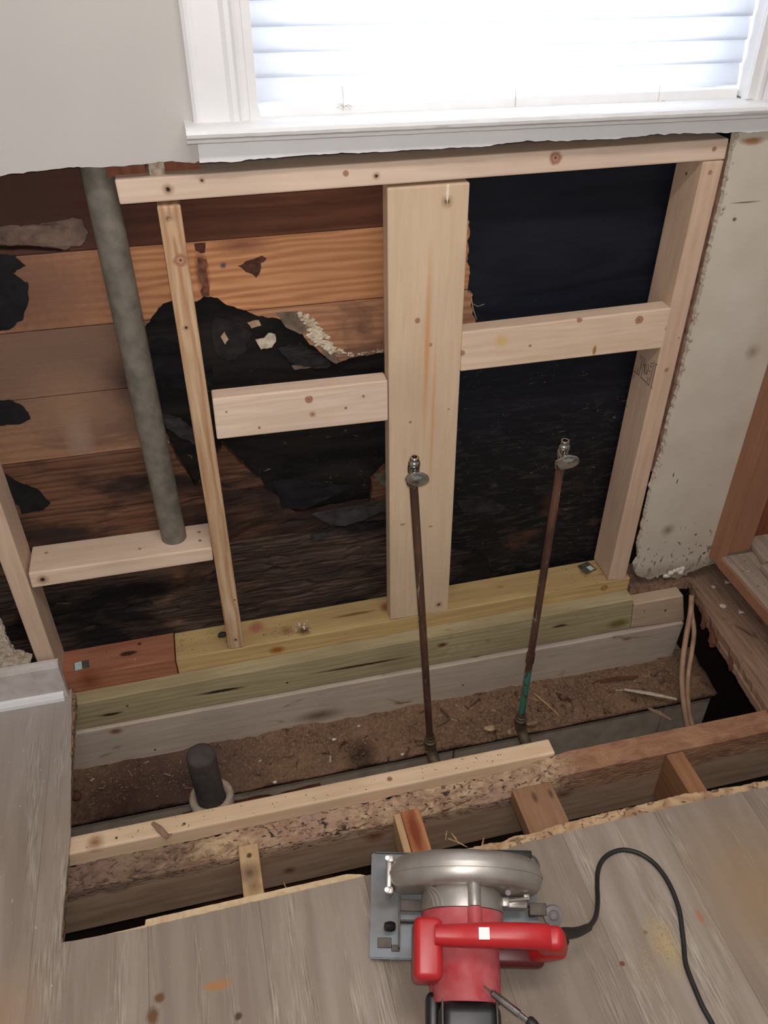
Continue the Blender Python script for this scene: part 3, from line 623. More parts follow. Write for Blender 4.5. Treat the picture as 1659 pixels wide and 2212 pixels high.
# ------------------------------------------------------------ framing
def lumber(name, bm, mat, label, cat, group=None): return tag(obj(name, bm, mat), label, cat, group)
def zfloor(q): return q
bm = bmnew(); pxhex(bm, [(247, 389), (1576, 299), (1566, 345), (259, 443)], 0, .089, .003)
top = lumber('top_plate', bm, m_plate, 'pale pine plate running level under the window sill', 'framing')
bm = bmnew(); F = [at(116-40-46*3, 1424-369*1.0, y=0)]
box(bm, -.2845, -.2465, 0, .089, -.0625, 1.12, .003)
lumber('stud', bm, m_studA, 'far left pale pine stud rising behind the baseboard end', 'framing')
bm = bmnew(); q = [at(337.5, 440, y=0), at(389, 437, y=0), at(528.5, 1401, y=0), at(494.5, 1406, y=0)]
q[0].z = q[1].z = .962; q[2].z = -.057; q[3].z = -.0575
hexa(bm, q+[p+Vector((0, .089, 0)) for p in q], .003)
lumber('stud', bm, m_studB, 'narrow pine stud between the grey pipe and the left crosspiece, with a big knot', 'framing')
bm = bmnew(); q = [at(836.8, 407, y=0), at(1015.8, 394, y=0), at(968, 1320, y=0), at(843.4, 1340, y=0)]
hexa(bm, q+[p+Vector((0, .038, 0)) for p in q], .003)
lumber('wide_board', bm, m_board, 'wide smooth yellow board standing in the middle of the frame', 'framing')
bm = bmnew(); q = [at(1520, 349.5, y=0), at(1565, 346.5, y=0), at(1351, 1251.5, y=0), at(1314, 1254, y=0)]
hexa(bm, q+[p+Vector((0, .089, 0)) for p in q], .003)
studE = lumber('stud', bm, m_studE, 'right end stud with a grade stamp on its shaded inner side', 'framing')
# grade stamp, lines of ink on the inner face
bm = bmnew()
def xin(z):  # the stud's inner face
    f = (z-q[3].z)/(q[0].z-q[3].z); return q[3].x+(q[0].x-q[3].x)*f-.0003
def ink(px0, py0, px1, py1, w_=.0014):
    a = at(px0, py0, x=1.1); a = at(px0, py0, x=xin(a.z)); b = at(px1, py1, x=1.1); b = at(px1, py1, x=xin(b.z))
    d = (b-a).normalized(); s = d.cross(Vector((1, 0, 0)))*w_/2; e = d*w_/2
    P = [a-s-e, a+s-e, b+s+e, b-s+e]; vs = [bm.verts.new(p) for p in P]+[bm.verts.new(p+Vector((.0004, 0, 0))) for p in P]
    for f in ((0, 1, 2, 3), (7, 6, 5, 4), (0, 4, 5, 1), (1, 5, 6, 2), (2, 6, 7, 3), (3, 7, 4, 0)): bm.faces.new([vs[i] for i in f])
for a in ((1369, 801, 1380, 810), (1380, 810, 1389, 770), (1384, 815, 1393, 775), (1384, 815, 1401.5, 832), (1401.5, 832, 1413, 782), (1406.5, 836, 1417, 787), (1406.5, 836, 1409, 839), (1417, 786, 1419.5, 788),
          (1400, 786, 1400.5, 797), (1400.5, 797, 1396, 810), (1377, 795, 1377.5, 804), (1399, 815, 1400, 818), (1400, 818, 1398.5, 824), (1404, 790, 1407, 793), (1406, 784, 1409, 786), (1402, 800, 1405, 803), (1392, 787, 1391, 805), (1394, 786, 1393, 808), (1396, 786, 1396, 808), (1384, 765, 1383, 775)): ink(*a)
obj('grade_stamp', bm, m_ink, studE)
bm = bmnew(); pxhex(bm, [(458.5, 862), (838, 822), (838.6, 909), (469, 950)], 0, .038, .003)
lumber('crosspiece', bm, m_blk1, 'left white pine crosspiece set on edge below the black rotted hole', 'framing')
bm = bmnew(); pxhex(bm, [(998.4, 718), (1450.7, 665), (1432, 752), (995, 803)], 0, .038, .003)
lumber('crosspiece', bm, m_blk2, 'right pine crosspiece on edge, the higher of the two, against black felt', 'framing')
bm = bmnew(); pxhex(bm, [(60.5, 1239), (458, 1183), (461, 1211), (69, 1271)], 0, .089, .003)
lumber('crosspiece', bm, m_blk3, 'flat pine crosspiece at lower left that the grey pipe stands on', 'framing')
# vent pipe
bm = bmnew(); tube(bm, [(.052, .053, .2525), (.049, .053, .5), (.041, .053, 1.35)], .0262, 40)
tag(obj('vent_pipe', bm, m_galv, smooth=50), 'thick grey galvanised pipe rising behind the plaster at the left', 'pipe')
# bottom plates
sp = .0137
bm = bmnew(); box(bm, .0065, 1.152, 0, .0885, -.112, -.0605, .0025, sp)
lumber('sole_plate', bm, m_treat, 'yellowish treated plate lying flat under the studs', 'framing')
bm = bmnew(); box(bm, -.262, .0045, -.0, .0885, -.116, -.0575, .002, sp)
lumber('sole_plate', bm, m_red, 'short old reddish plate lying left of the yellow treated plate', 'framing')
bm = bmnew(); q = [at(162, 1523, y=-.038), at(1369, 1294, y=-.038), at(1362, 1356, y=-.038), at(162, 1579, y=-.038)]
q[0] += Vector((-.03, 0, 0)); q[3] += Vector((-.03, 0, 0))
hexa(bm, q+[p+Vector((0, .0375, 0)) for p in q], .0025)
lumber('ledger_board', bm, m_green, 'long greenish treated board with dark cracks, fixed below the yellow plate', 'framing')
bm = bmnew(); q = [at(1370, 1306, y=-.038), at(1477, 1286, y=-.038), at(1479, 1342, y=-.038), at(1363, 1356.5, y=-.038)]
hexa(bm, q+[p+Vector((0, .0375, 0)) for p in q], .004)
lumber('wood_offcut', bm, m_end, 'short pale offcut with nail holes at the right end of the green board', 'wood')
bm = bmnew(); q = [at(162, 1586, y=-.045), at(1478, 1346, y=-.045), at(1449, 1424, y=-.045), at(162, 1666, y=-.045)]
q[0] += Vector((-.03, 0, 0)); q[3] += Vector((-.03, 0, 0))
hexa(bm, q+[p+Vector((0, .04, 0)) for p in q], .002)
lumber('rim_board', bm, m_sist, 'long greyish dirty board under the green board, above the dirt', 'framing')
# behind the right plaster foot: old plate end
bm = bmnew(); gridbox(bm, 1.158, 1.332, .0, .085, -.12, -.078, .01, .01, .01, lambda p, a, b, c: p+Vector((.003*fr(p, 30, 1), .003*fr(p, 30, 2), .006*fr(p, 25, 3))))
lumber('rotten_plate', bm, m_oldsub, 'crumbling dark old plate under the plaster edge, right of the right stud', 'wood')
bm = bmnew(); gridbox(bm, 1.146, 1.185, .0015, .014, .28, 1.0, .01, .01, .012, lambda p, a, b, c: p+Vector((.003*fr(p, 14, 7) if a < .5 else 0, 0, 0)))
lumber('plaster_backing', bm, m_tanedge, 'brownish strip showing in the crack between the right stud and the plaster', 'wood')
# old pieces above the top plate
bm = bmnew(); gridbox(bm, .06, .12, .028, .088, 1.004, 1.06, .01, .01, .01, lambda p, a, b, c: p+Vector((0, .001*fr(p, 30), 0)))
lumber('old_block', bm, m_cabin, 'short reddish old block in the gap above the plate, left piece', 'wood')
bm = bmnew(); gridbox(bm, .128, .205, .03, .088, 1.005, 1.06, .01, .01, .01, lambda p, a, b, c: p+Vector((0, .001*fr(p, 30), 0)))
lumber('old_block', bm, m_cabin, 'reddish old block in the gap above the plate, touching the sill end', 'wood')
bm = bmnew(); box(bm, .125, .150, .012, .029, 1.004, 1.04, .002); lumber('paint_flake', bm, m_gyp, 'pale painted splinter stuck between the two old blocks above the plate', 'wood')
bm = bmnew(); box(bm, .207, 1.15, .055, .088, 1.012, 1.07); lumber('rough_sill', bm, m_rot, 'dark old sill timber in the gap under the window', 'wood')

# sheathing boards 135 mm high, carved where rotted
W2 = lambda px, py: Vector((at(px, py, y=.089).x, at(px, py, y=.089).z))
H1 = [W2(*q) for q in ((352, 655), (372, 650), (425, 653), (440, 641), (470, 643), (490, 658), (520, 668), (560, 682), (600, 690), (645, 712), (670, 745), (700, 768), (726, 785), (760, 772), (826, 762), (860, 757), (1040, 730), (1040, 1000), (835, 1012), (805, 1038), (800, 1085), (690, 1105), (640, 1108), (605, 1072), (580, 1062), (556, 1030), (510, 990), (480, 962), (424, 1050), (380, 985), (350, 930), (338, 860), (318, 800), (308, 760), (310, 712))]
H2 = [W2(1006, 380), W2(1012, 480), W2(1016, 500), W2(1010, 520), W2(1012, 545), W2(1008, 565), W2(1014, 590), W2(1010, 632), W2(1021, 636), W2(1016, 660), W2(1030, 700), W2(1020, 720), W2(1000, 800), W2(970, 860), W2(965, 1195), Vector((.76, .045)), Vector((.80, .0)), Vector((.83, -.2)), Vector((1.7, -.2)), Vector((1.7, 1.2)), Vector((.66, 1.2))]
H3 = [Vector(p) for p in ((-.70, .95), (-.152, .925), (-.125, .916), (-.07, .918), (-.02, .921), (.02, .915), (-.02, .906), (-.1, .900), (-.16, .897), (-.70, .89))]
H3 = [W2(-80, 530), W2(60, 531), W2(140, 538), W2(152, 533), W2(148, 545), W2(60, 541), W2(-80, 543)]
def cutter(poly, amp, seed):
    b = bmnew(); prism(b, jag(poly, amp, .006, seed), lambda p: (p[0], .06, p[1]), (0, .07, 0)); return b
tops = [1.01, .872, .735, .602, .465, .330, .190, .053, -.082]
labels = ['dark reddish sheathing board at the top, just under the top plate', 'second sheathing board from the top, with a black triangular stain', 'third sheathing board from the top, eaten by the black hole',
          'fourth sheathing board from the top, crossed by the grey pipe', 'fifth sheathing board from the top, browned left of the pipe', 'sixth sheathing board from the top, dark and half rotted', 'seventh sheathing board from the top, at the pipe foot, dark rotted', 'eighth sheathing board from the top, black, just above the bottom plates', 'lowest sheathing board, black, mostly behind the bottom plates']
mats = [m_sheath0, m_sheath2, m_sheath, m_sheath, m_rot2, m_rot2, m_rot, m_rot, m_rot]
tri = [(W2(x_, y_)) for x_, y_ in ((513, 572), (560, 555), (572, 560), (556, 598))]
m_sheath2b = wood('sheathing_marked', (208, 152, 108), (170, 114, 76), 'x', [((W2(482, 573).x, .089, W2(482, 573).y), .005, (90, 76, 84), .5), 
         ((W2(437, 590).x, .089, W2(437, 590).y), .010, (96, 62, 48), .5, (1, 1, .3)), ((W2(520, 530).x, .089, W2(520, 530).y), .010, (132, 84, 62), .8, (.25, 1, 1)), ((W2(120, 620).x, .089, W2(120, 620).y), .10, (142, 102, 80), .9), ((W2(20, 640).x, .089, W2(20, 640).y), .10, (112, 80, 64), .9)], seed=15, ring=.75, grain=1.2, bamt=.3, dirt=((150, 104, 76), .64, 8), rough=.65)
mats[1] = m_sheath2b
for i in range(9):
    z1 = tops[i]-.0016; z0 = (tops[i+1] if i < 8 else -.2)
    rotk = [0, 0, 0, 0, .25, .6, 1, 1, 1][i]; xs0, xs1 = -.70, 1.0
    bm = bmnew()
    def f(p, a, b, c, k=rotk, s=i*7.7):
        if b > .5 or k == 0: return p
        g = Vector((p.x*.22, 0, p.z))
        d = k*(.0045*fr(g, 42, s, 5)+.004*fr(p, 12, s+2, 3))
        crack = max(0, n3(Vector((p.x*.3, 0, p.z)), 55, s+4)-.30)*.03*k
        if c in (0, 1): crack += .003*k*abs(n3(p, 40, s))
        return p+Vector((0, max(-.005, d)+crack, 0))
    if rotk: gridbox(bm, xs0, xs1, .089, .1075, z0, z1, .0065, .02, .0042, f)
    else: box(bm, xs0, xs1, .089, .1075, z0, z1, .0008)
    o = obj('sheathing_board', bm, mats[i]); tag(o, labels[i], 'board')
    cs = []
    if i in (2, 3, 4, 5): cs.append(cutter(H1, .004, 3))
    if i == 1: cs.append(cutter(H1, .003, 3))
    cs.append(cutter(H2, .0035, 6))
    if i == 0: cs.append(cutter(H3, .0008, 9))
    cut(o, cs)
# paper remnants and flakes stuck on the sheathing
def patch(name, q, mat, label, cat='building paper', th=.0012, y=.0875, amp=.003, wav=.0, seed=1):
    bm = bmnew(); prism(bm, jag([W2(*a) for a in q], amp, .005, seed), lambda p: (p[0], y+wav*noise.noise(Vector((p[0]*30, p[1]*30, seed))), p[1]), (0, th, 0)); return tag(obj(name, bm, mat), label, cat)
patch('building_paper', [(-60, 540), (30, 552), (55, 573), (25, 590), (60, 610), (62, 645), (48, 690), (20, 712), (-60, 722)], m_tornfelt, 'dark torn paper patch at the left edge beside the second sheathing board', th=.001)
patch('building_paper', [(-60, 868), (20, 864), (42, 872), (60, 890), (66, 905), (40, 915), (-60, 922)], m_tornfelt, 'small black paper scrap at the left edge on the fourth sheathing board', th=.001)
patch('building_paper', [(10, 1020), (38, 1040), (80, 1055), (108, 1085), (96, 1100), (48, 1110), (20, 1060)], m_tornfelt, 'black paper scrap beside the far left stud', th=.001)
patch('building_paper', [(672, 1108), (730, 1095), (760, 1092), (800, 1088), (835, 1082), (835, 1100), (790, 1118), (745, 1133), (715, 1132)], m_greyfelt, 'grey torn paper tongue beside the wide middle board', th=.0015, y=.084, wav=.003)
patch('building_paper', [(590, 1040), (640, 1030), (690, 1040), (760, 1048), (740, 1060), (655, 1100), (610, 1095)], m_tornfelt, 'black curled paper below the left crosspiece', th=.0015, y=.086, wav=.003)
patch('wood_flake', [(668, 1152), (700, 1145), (709, 1152), (680, 1163)], m_greyfelt, 'small dark bracket of wood hanging on the rotted boards', 'wood', th=.003, y=.078, amp=.001)
patch('fungus_patch', [(554, 742), (572, 738), (582, 728), (596, 730), (598, 745), (590, 758), (566, 762)], m_fungus, 'cream white patch alone in the middle of the black hole', 'fungus', th=.003, y=.104, amp=.002)
patch('fungus_patch', [(536, 704), (560, 698), (566, 710), (545, 716)], m_tanflake, 'small tan patch near the top of the black hole', 'fungus', th=.003, y=.103, amp=.002)
patch('fungus_patch', [(478, 735), (486, 724), (494, 740), (488, 752)], m_tanflake, 'tiny tan patch left of the cream one in the black hole', 'fungus', th=.003, y=.103, amp=.002)
patch('grey_flake', [(596, 676), (640, 672), (655, 690), (664, 712), (650, 722), (618, 706)], m_greyflake, 'grey brown peeling flake left of the white fungus', 'wood', th=.003, y=.088, amp=.002)
patch('grey_flake', [(690, 748), (720, 760), (735, 780), (726, 786), (706, 772)], m_greyflake, 'grey brown flake at the lower end of the white fungus', 'wood', th=.003, y=.088, amp=.002)
patch('grey_flake', [(808, 1025), (835, 1020), (835, 1050), (822, 1045)], m_zinc, 'pale grey flake touching the wide board beside the left valve', 'wood', th=.003, y=.088, amp=.002)
patch('building_paper', [(316, 760), (340, 735), (400, 760), (460, 800), (458, 842), (400, 850), (350, 845), (325, 805)], m_tornfelt, 'torn black paper curling inside the left side of the hole', th=.0015, y=.103, wav=.004, amp=.004)
patch('grey_flake', [(632, 798), (672, 793), (676, 802), (640, 806)], m_greyflake, 'thin tan sliver at the foot of the black hole above the left crosspiece', 'wood', th=.003, y=.104, amp=.002)
m_tar = plain('tar_mark', (60, 42, 38), .9, vs=90, c2=(96, 62, 48), b=.5, spec=.1)
patch('tar_mark', [(513, 573), (536, 563), (558, 556), (566, 551), (576, 558), (562, 568), (560, 590), (554, 599), (545, 592), (530, 588)], m_tar, 'dark triangular tar scrap on the clean second sheathing board', 'tar', th=.0008, y=.0883, amp=.003)
patch('tar_mark', [(419, 526), (443, 524), (443, 545), (434, 546), (422, 541)], m_tar, 'small square tar mark at the top of the second board, right of the narrow stud', 'tar', th=.0006, y=.0884, amp=.002)
patch('tar_mark', [(427, 558), (447, 560), (449, 600), (452, 636), (436, 640), (430, 600)], m_tanflake2, 'ragged brown vertical mark just right of the narrow stud', 'tar', th=.0006, y=.0884, amp=.004)
m_lath = plain('peeling_strip', (118, 98, 86), .9, vs=40, c2=(78, 62, 54), b=.8, spec=.1)
patch('peeling_strip', [(-80, 488), (0, 487), (60, 484), (100, 480), (150, 471), (178, 470), (190, 500), (175, 528), (140, 537), (80, 528), (-80, 530)], m_lath, 'greyish peeling wood strip at the left edge above the second sheathing board', 'wood', th=.003, y=.0858, wav=.002, amp=.003)
patch('building_paper', [(470, 690), (520, 705), (545, 730), (530, 770), (490, 790), (462, 760), (455, 715)], m_greyfelt2, 'crumpled charcoal paper inside the hole, right of the narrow stud', th=.001, y=.1052, wav=.001, amp=.005)
patch('building_paper', [(600, 760), (650, 745), (690, 770), (720, 795), (690, 805), (630, 790)], m_greyfelt2, 'black curled paper below the cream patch in the hole', th=.0015, y=.101, wav=.006, amp=.005)
patch('building_paper', [(345, 900), (380, 905), (425, 935), (430, 965), (395, 955), (362, 930)], m_greyfelt, 'dark grey paper flap between the pipe and the narrow stud', th=.0015, y=.100, wav=.006, amp=.004)
patch('building_paper', [(990, 1090), (1040, 1078), (1062, 1085), (1110, 1110), (1060, 1120), (1000, 1112)], m_greyfelt2, 'curled felt fold between the wide board and the green footed pipe', th=.0015, y=.103, wav=.005, amp=.003)
# fluffy fungus along the hole edge
bm = bmnew()
for (a, b, n_, r_) in (((655, 683), (690, 715), 48, .011), ((672, 715), (715, 755), 80, .013), ((712, 752), (760, 766), 34, .007), ((760, 766), (828, 756), 34, .004)):
    for k in range(n_):
        t_ = random.random(); c = W2(a[0]+(b[0]-a[0])*t_+random.uniform(-7, 7)*(r_/.008), a[1]+(b[1]-a[1])*t_+random.uniform(-6, 6)*(r_/.008))
        m = bmesh.ops.create_icosphere(bm, subdivisions=1, radius=1); s_ = r_*random.uniform(.25, .5)
        for v in m['verts']: v.co = Vector((c.x, .087+random.uniform(-.001, .001), c.y))+Vector((v.co.x*s_*random.uniform(.6, 1.6), v.co.y*s_*.5, v.co.z*s_*random.uniform(.4, 1.2)))
tag(obj('fungus_growth', bm, m_fungus), 'fluffy white fungus along the upper edge of the black hole', 'fungus')
bm = bmnew(); tube(bm, [at(1020, 655, y=.10), at(1032, 662, y=.095), at(1046, 657, y=.09)], .0006, 6); tube(bm, [at(1017, 640, y=.10), at(1022, 668, y=.098), at(1030, 690, y=.10)], [.002, .0012, .0006], 6)
tag(obj('wood_splinter', bm, m_tanflake), 'thin light splinter curling over the black felt right of the wide board', 'wood')

# metal plates nailed at the plate joints
def nailplate(c, u, v, su, sv, label, st_=None):
    bm = bmnew(); n_ = u.cross(v).normalized(); P = [c+u*a*su/2+v*b*sv/2 for a, b in ((-1, 1), (1, 1), (1, -1), (-1, -1))]
    hexa(bm, P+[p-n_*.0012 for p in P], .0004); o = tag(obj('nail_plate', bm, m_zinc), label, 'metal plate')
    if st_:
        bm = bmnew(); cc = c+u*st_[0]+v*st_[1]+n_*.0005; P = [cc+u*a*st_[2]/2+v*b*st_[3]/2 for a, b in ((-1, 1), (1, 1), (1, -1), (-1, -1))]
        hexa(bm, P+[p-n_*.0006 for p in P]); obj('sticker', bm, m_mint, o)
X_, Y_, Z_ = Vector((1, 0, 0)), Vector((0, 1, 0)), Vector((0, 0, 1))
nailplate(at(176, 1437, z=-.0595), Vector((.98, .1, 0)).normalized(), Vector((-.1, .98, 0)).normalized(), .034, .026, 'small metal plate with a mint sticker at the baseboard end', (-.007, 0, .016, .024))
nailplate(at(1268, 1226, z=-.0425), Vector((.95, .3, 0)).normalized(), Vector((-.3, .95, 0)).normalized(), .036, .036, 'metal plate with a mint sticker lying at the foot of the right stud', (.006, -.006, .014, .016))
nailplate(at(1302, 1214, x=1.094), Vector((0, .8, .6)), Vector((0, -.6, .8)), .026, .026, 'diamond shaped metal plate upright against the foot of the right stud')

# baseboard and broken plaster at lower left
bm = bmnew(); pr = [(-.014, -.087), (-.030, -.087), (-.030, .008), (-.026, .016), (-.02, .019), (-.014, .02)]
loftx(bm, pr, [-1.3, -.8, -.45, -.3, -.236], lambda x, a, b: (x, a, b))
bb = obj('baseboard_left', bm, m_base); st(bb)
bm = bmnew(); pr = [(-.030, -.087), (-.042, -.087), (-.041, -.078), (-.036, -.070), (-.030, -.067)]
loftx(bm, pr, [-1.3, -.8, -.243], lambda x, a, b: (x, a, b)); obj('quarter_round', bm, m_trim, bb)
bm = bmnew(); q = [P(-120, 1340), P(0, 1345), P(8, 1360), P(12, 1380), P(22, 1398), P(32, 1412), P(50, 1415), P(70, 1422), P(60, 1440), P(-120, 1460)]
prism(bm, jag(q, .004, .005, 31), lambda p: (p[0], WY, p[1]), (0, WT, 0)); tag(obj('plaster_fragment', bm, m_gyp), 'broken jagged plaster remnant above the left baseboard', 'plaster')
pp = [at(px+random.uniform(-3, 3), py+random.uniform(-3, 3), y=-.014) for px, py in ((0, 1345), (6, 1358), (10, 1372), (16, 1384), (24, 1396), (30, 1405), (12, 1400), (2, 1385), (20, 1415), (40, 1418), (5, 1420))]
o = lumps('plaster_crumbs', pp, (.002, .0045), m_gyp, 'crumbled plaster pieces on the broken edge above the left baseboard', 'plaster', (1, .6, 1.3)); o['kind'] = 'stuff'
pp = [at(1448, 1238, y=-.02), at(1458, 1233, y=-.02), at(1466, 1230, y=-.02), at(1470, 1236, y=-.022), at(1440, 1244, y=-.018), at(1474, 1228, y=-.014)]
lumps('plaster_lump', pp, (.006, .009), m_white, 'white plaster lump at the corner of the old brown floorboard', 'plaster', (1, .7, .8), 2)

# ------------------------------------------------------------ joists and floor blocks
bm = bmnew()
def jfn(p, a, b, c):
    q = p.copy(); top_ = max(0, (c-.78)/.22); x = p.x
    k = max(0, min(1, (.80-x)/.09))
    q.z += .010*0
    if c > .78:
        n_ = fr(Vector((x*.6, p.y, p.z)), 30, 2, 5)
        q.z -= top_*k*(.034-.012*max(0, x)/.8+.006*n3(p, 9, 3)+.016*(1-b)*(.5+n_*.8)+.012*max(0, n3(p, 70, 9)))
        q.y += top_*k*(1-b)*(.014+.016*n_)
        q.z += .0008*n3(p, 40); q.z -= (1-k)*top_*(1-b)*.004*abs(n3(p, 18, 8))
    if c > .99 or (c > .8 and b < .01): q.z -= k*.004*abs(n3(p, 120, 1))
    return q
gridbox(bm, -.26, 1.72, -.470, -.4155, -.287, -.1105, .0045, .006, .0075, jfn)
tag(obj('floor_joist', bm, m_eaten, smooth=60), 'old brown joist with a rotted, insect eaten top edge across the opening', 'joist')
bm = bmnew(); q = [at(150, 1840, z=-.11), at(1200, 1629, z=-.11)]
box(bm, -.24, .781, -.4145, -.3755, -.203, -.1085, .004)
lumber('sister_board', bm, m_sister, 'fresh pale board fastened along the back of the rotted joist', 'joist')
bm = bmnew(); box(bm, .0985, .1365, -.66, -.4715, -.20, -.1115, .002); lumber('floor_block', bm, m_blkA, 'pale dirty block crossing the opening, leftmost of four', 'block')
bm = bmnew(); box(bm, .4235, .462, -.66, -.4715, -.20, -.1115, .002); lumber('floor_block', bm, m_blkB, 'reddish splintered block crossing the opening right behind the saw', 'block')
bm = bmnew(); box(bm, .4085, .4225, -.66, -.474, -.19, -.1125, .001); lumber('wood_strip', bm, m_blkA, 'thin pale strip nailed to the left side of the reddish block', 'wood')
bm = bmnew(); box(bm, .661, .747, -.66, -.4715, -.158, -.118, .002); lumber('floor_block', bm, m_blkC, 'wide flat brown block crossing the opening, right of the saw', 'block')
bm = bmnew(); box(bm, 1.010, 1.0495, -.68, -.4715, -.255, -.1115, .002); lumber('floor_block', bm, m_blkD, 'tall narrow brown block crossing the opening, rightmost of four', 'block')
bm = bmnew()
for a, b in (((975, 1800), (990, 1822)), ((968, 1812), (1010, 1830)), ((1045, 1810), (1040, 1835)), ((965, 1795), (962, 1815)), ((610, 1905), (618, 1918))):
    A_ = at(*a, y=-.50); B_ = at(*b, y=-.53); tube(bm, [A_, (A_+B_)/2+Vector((0, 0, .003)), B_], [.0015, .002, .0008], 6)
lumber('wood_splinters', bm, m_ply, 'loose splinters hanging in the gap at the plywood edge behind the saw', 'wood')['kind'] = 'stuff'
# splinter standing on the sister board
bm = bmnew(); A_ = at(330, 1778, z=-.107); B_ = at(362, 1808, z=-.106); tube(bm, [A_, (A_+B_)/2+Vector((0, 0, .004)), B_, at(372, 1800, z=-.104)], [.004, .007, .006, .001], 7)
for v in bm.verts: v.co.z = -.106+(v.co.z+.106)*.6+.0015*n3(v.co, 200)
lumber('bark_splinter', bm, m_oldsub, 'brown rough splinter lying across the left part of the fresh board', 'wood')
# old subfloor at the right
bm = bmnew(); e = [Vector((at(*q_, z=-.1).x, at(*q_, z=-.1).y)) for q_ in ((1480, 1238), (1500, 1275), (1520, 1310), (1552, 1362), (1590, 1420), (1625, 1478), (1659, 1530))]
prism(bm, jag(e, .004, .007, 41, False)+[Vector((1.27, -.50)), Vector((1.9, -.5)), Vector((1.9, .09)), Vector((1.345, .09))], lambda p: (p[0], p[1], -.1), (0, 0, -.018))
sb = obj('old_subfloor', bm, m_oldsub); tag(sb, 'old brown floorboards with a splintered edge under the cabinet at the right', 'floorboard'); WL[sb.name] = sb.location.copy()
bm = bmnew(); e2 = [p+Vector((.006 if i < 3 else -.006, 0)) for i, p in enumerate(e)]
prism(bm, jag(e2, .003, .006, 47, False)+[Vector((1.9, -.42)), Vector((1.9, .085))], lambda p: (p[0], p[1], -.1185), (0, 0, -.017)); obj('lower_layer', bm, m_oldsub, sb)
for c, r_, a, b in ((at(1540, 1385, y=-.20), .014, (1530, 1345), (1541, 1385)), (at(1519, 1352, y=-.17), .008, (1515, 1315), (1519, 1350)), (at(1580, 1440, y=-.27), .010, (1570, 1410), (1580, 1440))):
    bm = bmnew(); m = bmesh.ops.create_icosphere(bm, subdivisions=3, radius=1); top_ = at(*a, y=c.y+.02); ax_ = (top_-c)
    for v in m['verts']:
        k = r_*(1+.5*n3(v.co, 1.4, c.x*9)); f_ = max(0, v.co.z); v.co = c+Vector((v.co.x*k*(.8-.5*f_), v.co.y*k*(.8-.5*f_), v.co.z*k*1.2))+ax_*f_*f_
    obj('hanging_splinter', bm, m_rust, sb)
# cabinet at the right
cb = empty('base_cabinet', (1.354, -.2, 0), 'orange wooden cabinet open at its side, against the right wall', 'cabinet')
bm = bmnew(); box(bm, 1.354, 1.373, -.056, -.0135, .0, .86, .001); obj('back_post', bm, m_cab, cb)
bm = bmnew(); box(bm, 1.373, 1.44, -.05, -.0135, .03, .86, .001); obj('back_stile', bm, m_cab, cb)
bm = bmnew(); box(bm, 1.44, 2.0, -.0200, -.0135, .03, .86); obj('back_panel', bm, m_cabin, cb)
bm = bmnew(); box(bm, 1.354, 2.0, -.60, -.0565, -.002, .028, .001)
ob = obj('bottom_rail', bm, m_cab, cb)
bm = bmnew(); box(bm, 1.3575, 2.0, -.60, -.0565, .0282, .0312, .001); obj('cabinet_floor', bm, m_dusty, cb)
bm = bmnew(); box(bm, 1.354, 2.0, -.62, -.601, 0, .86); obj('face_frame', bm, m_cab, cb)
A_ = at(1616, 1158, z=.05); 
bm = bmnew(); q = [at(1614, 1160, z=.048), at(1652, 1212, z=.048), at(1790, 1180, z=.048), at(1700, 1130, z=.048)]
hexa(bm, q+[p+Vector((0, 0, -.0165)) for p in q], .002); lumber('scrap_board', bm, m_dusty, 'dusty scrap board lying at the back of the cabinet floor', 'wood')
bm = bmnew(); q = [at(1645, 1220, z=.048), at(1700, 1285, z=.048), at(1800, 1250, z=.048), at(1720, 1195, z=.048)]
hexa(bm, q+[p+Vector((0, 0, -.0165)) for p in q], .002); lumber('scrap_board', bm, m_dusty, 'dusty scrap board at the right edge, in front of the other on the cabinet floor', 'wood')
lumps('plaster_chip', [at(1594, 1173, z=.034)], (.008, .008), m_white, 'white plaster chip on the cabinet floor', 'plaster', (1.2, 1, .4), 2)
for (px, py), lb in (((1570, 1258), 'pale paint chip on the old brown floorboards, the farther of two'), ((1600, 1322), 'pale paint chip on the old brown floorboards, the nearer of two')):
    bm = bmnew(); c = at(px, py, z=-.0994); vs = [bm.verts.new(c+Vector(v)) for v in ((-.008, -.005, 0), (.010, -.004, 0), (.0, .010, 0), (-.002, 0, .003))]
    for f in ((0, 1, 3), (1, 2, 3), (2, 0, 3), (2, 1, 0)): bm.faces.new([vs[i] for i in f])
    lumber('paint_chip', bm, m_white, lb, 'chip')

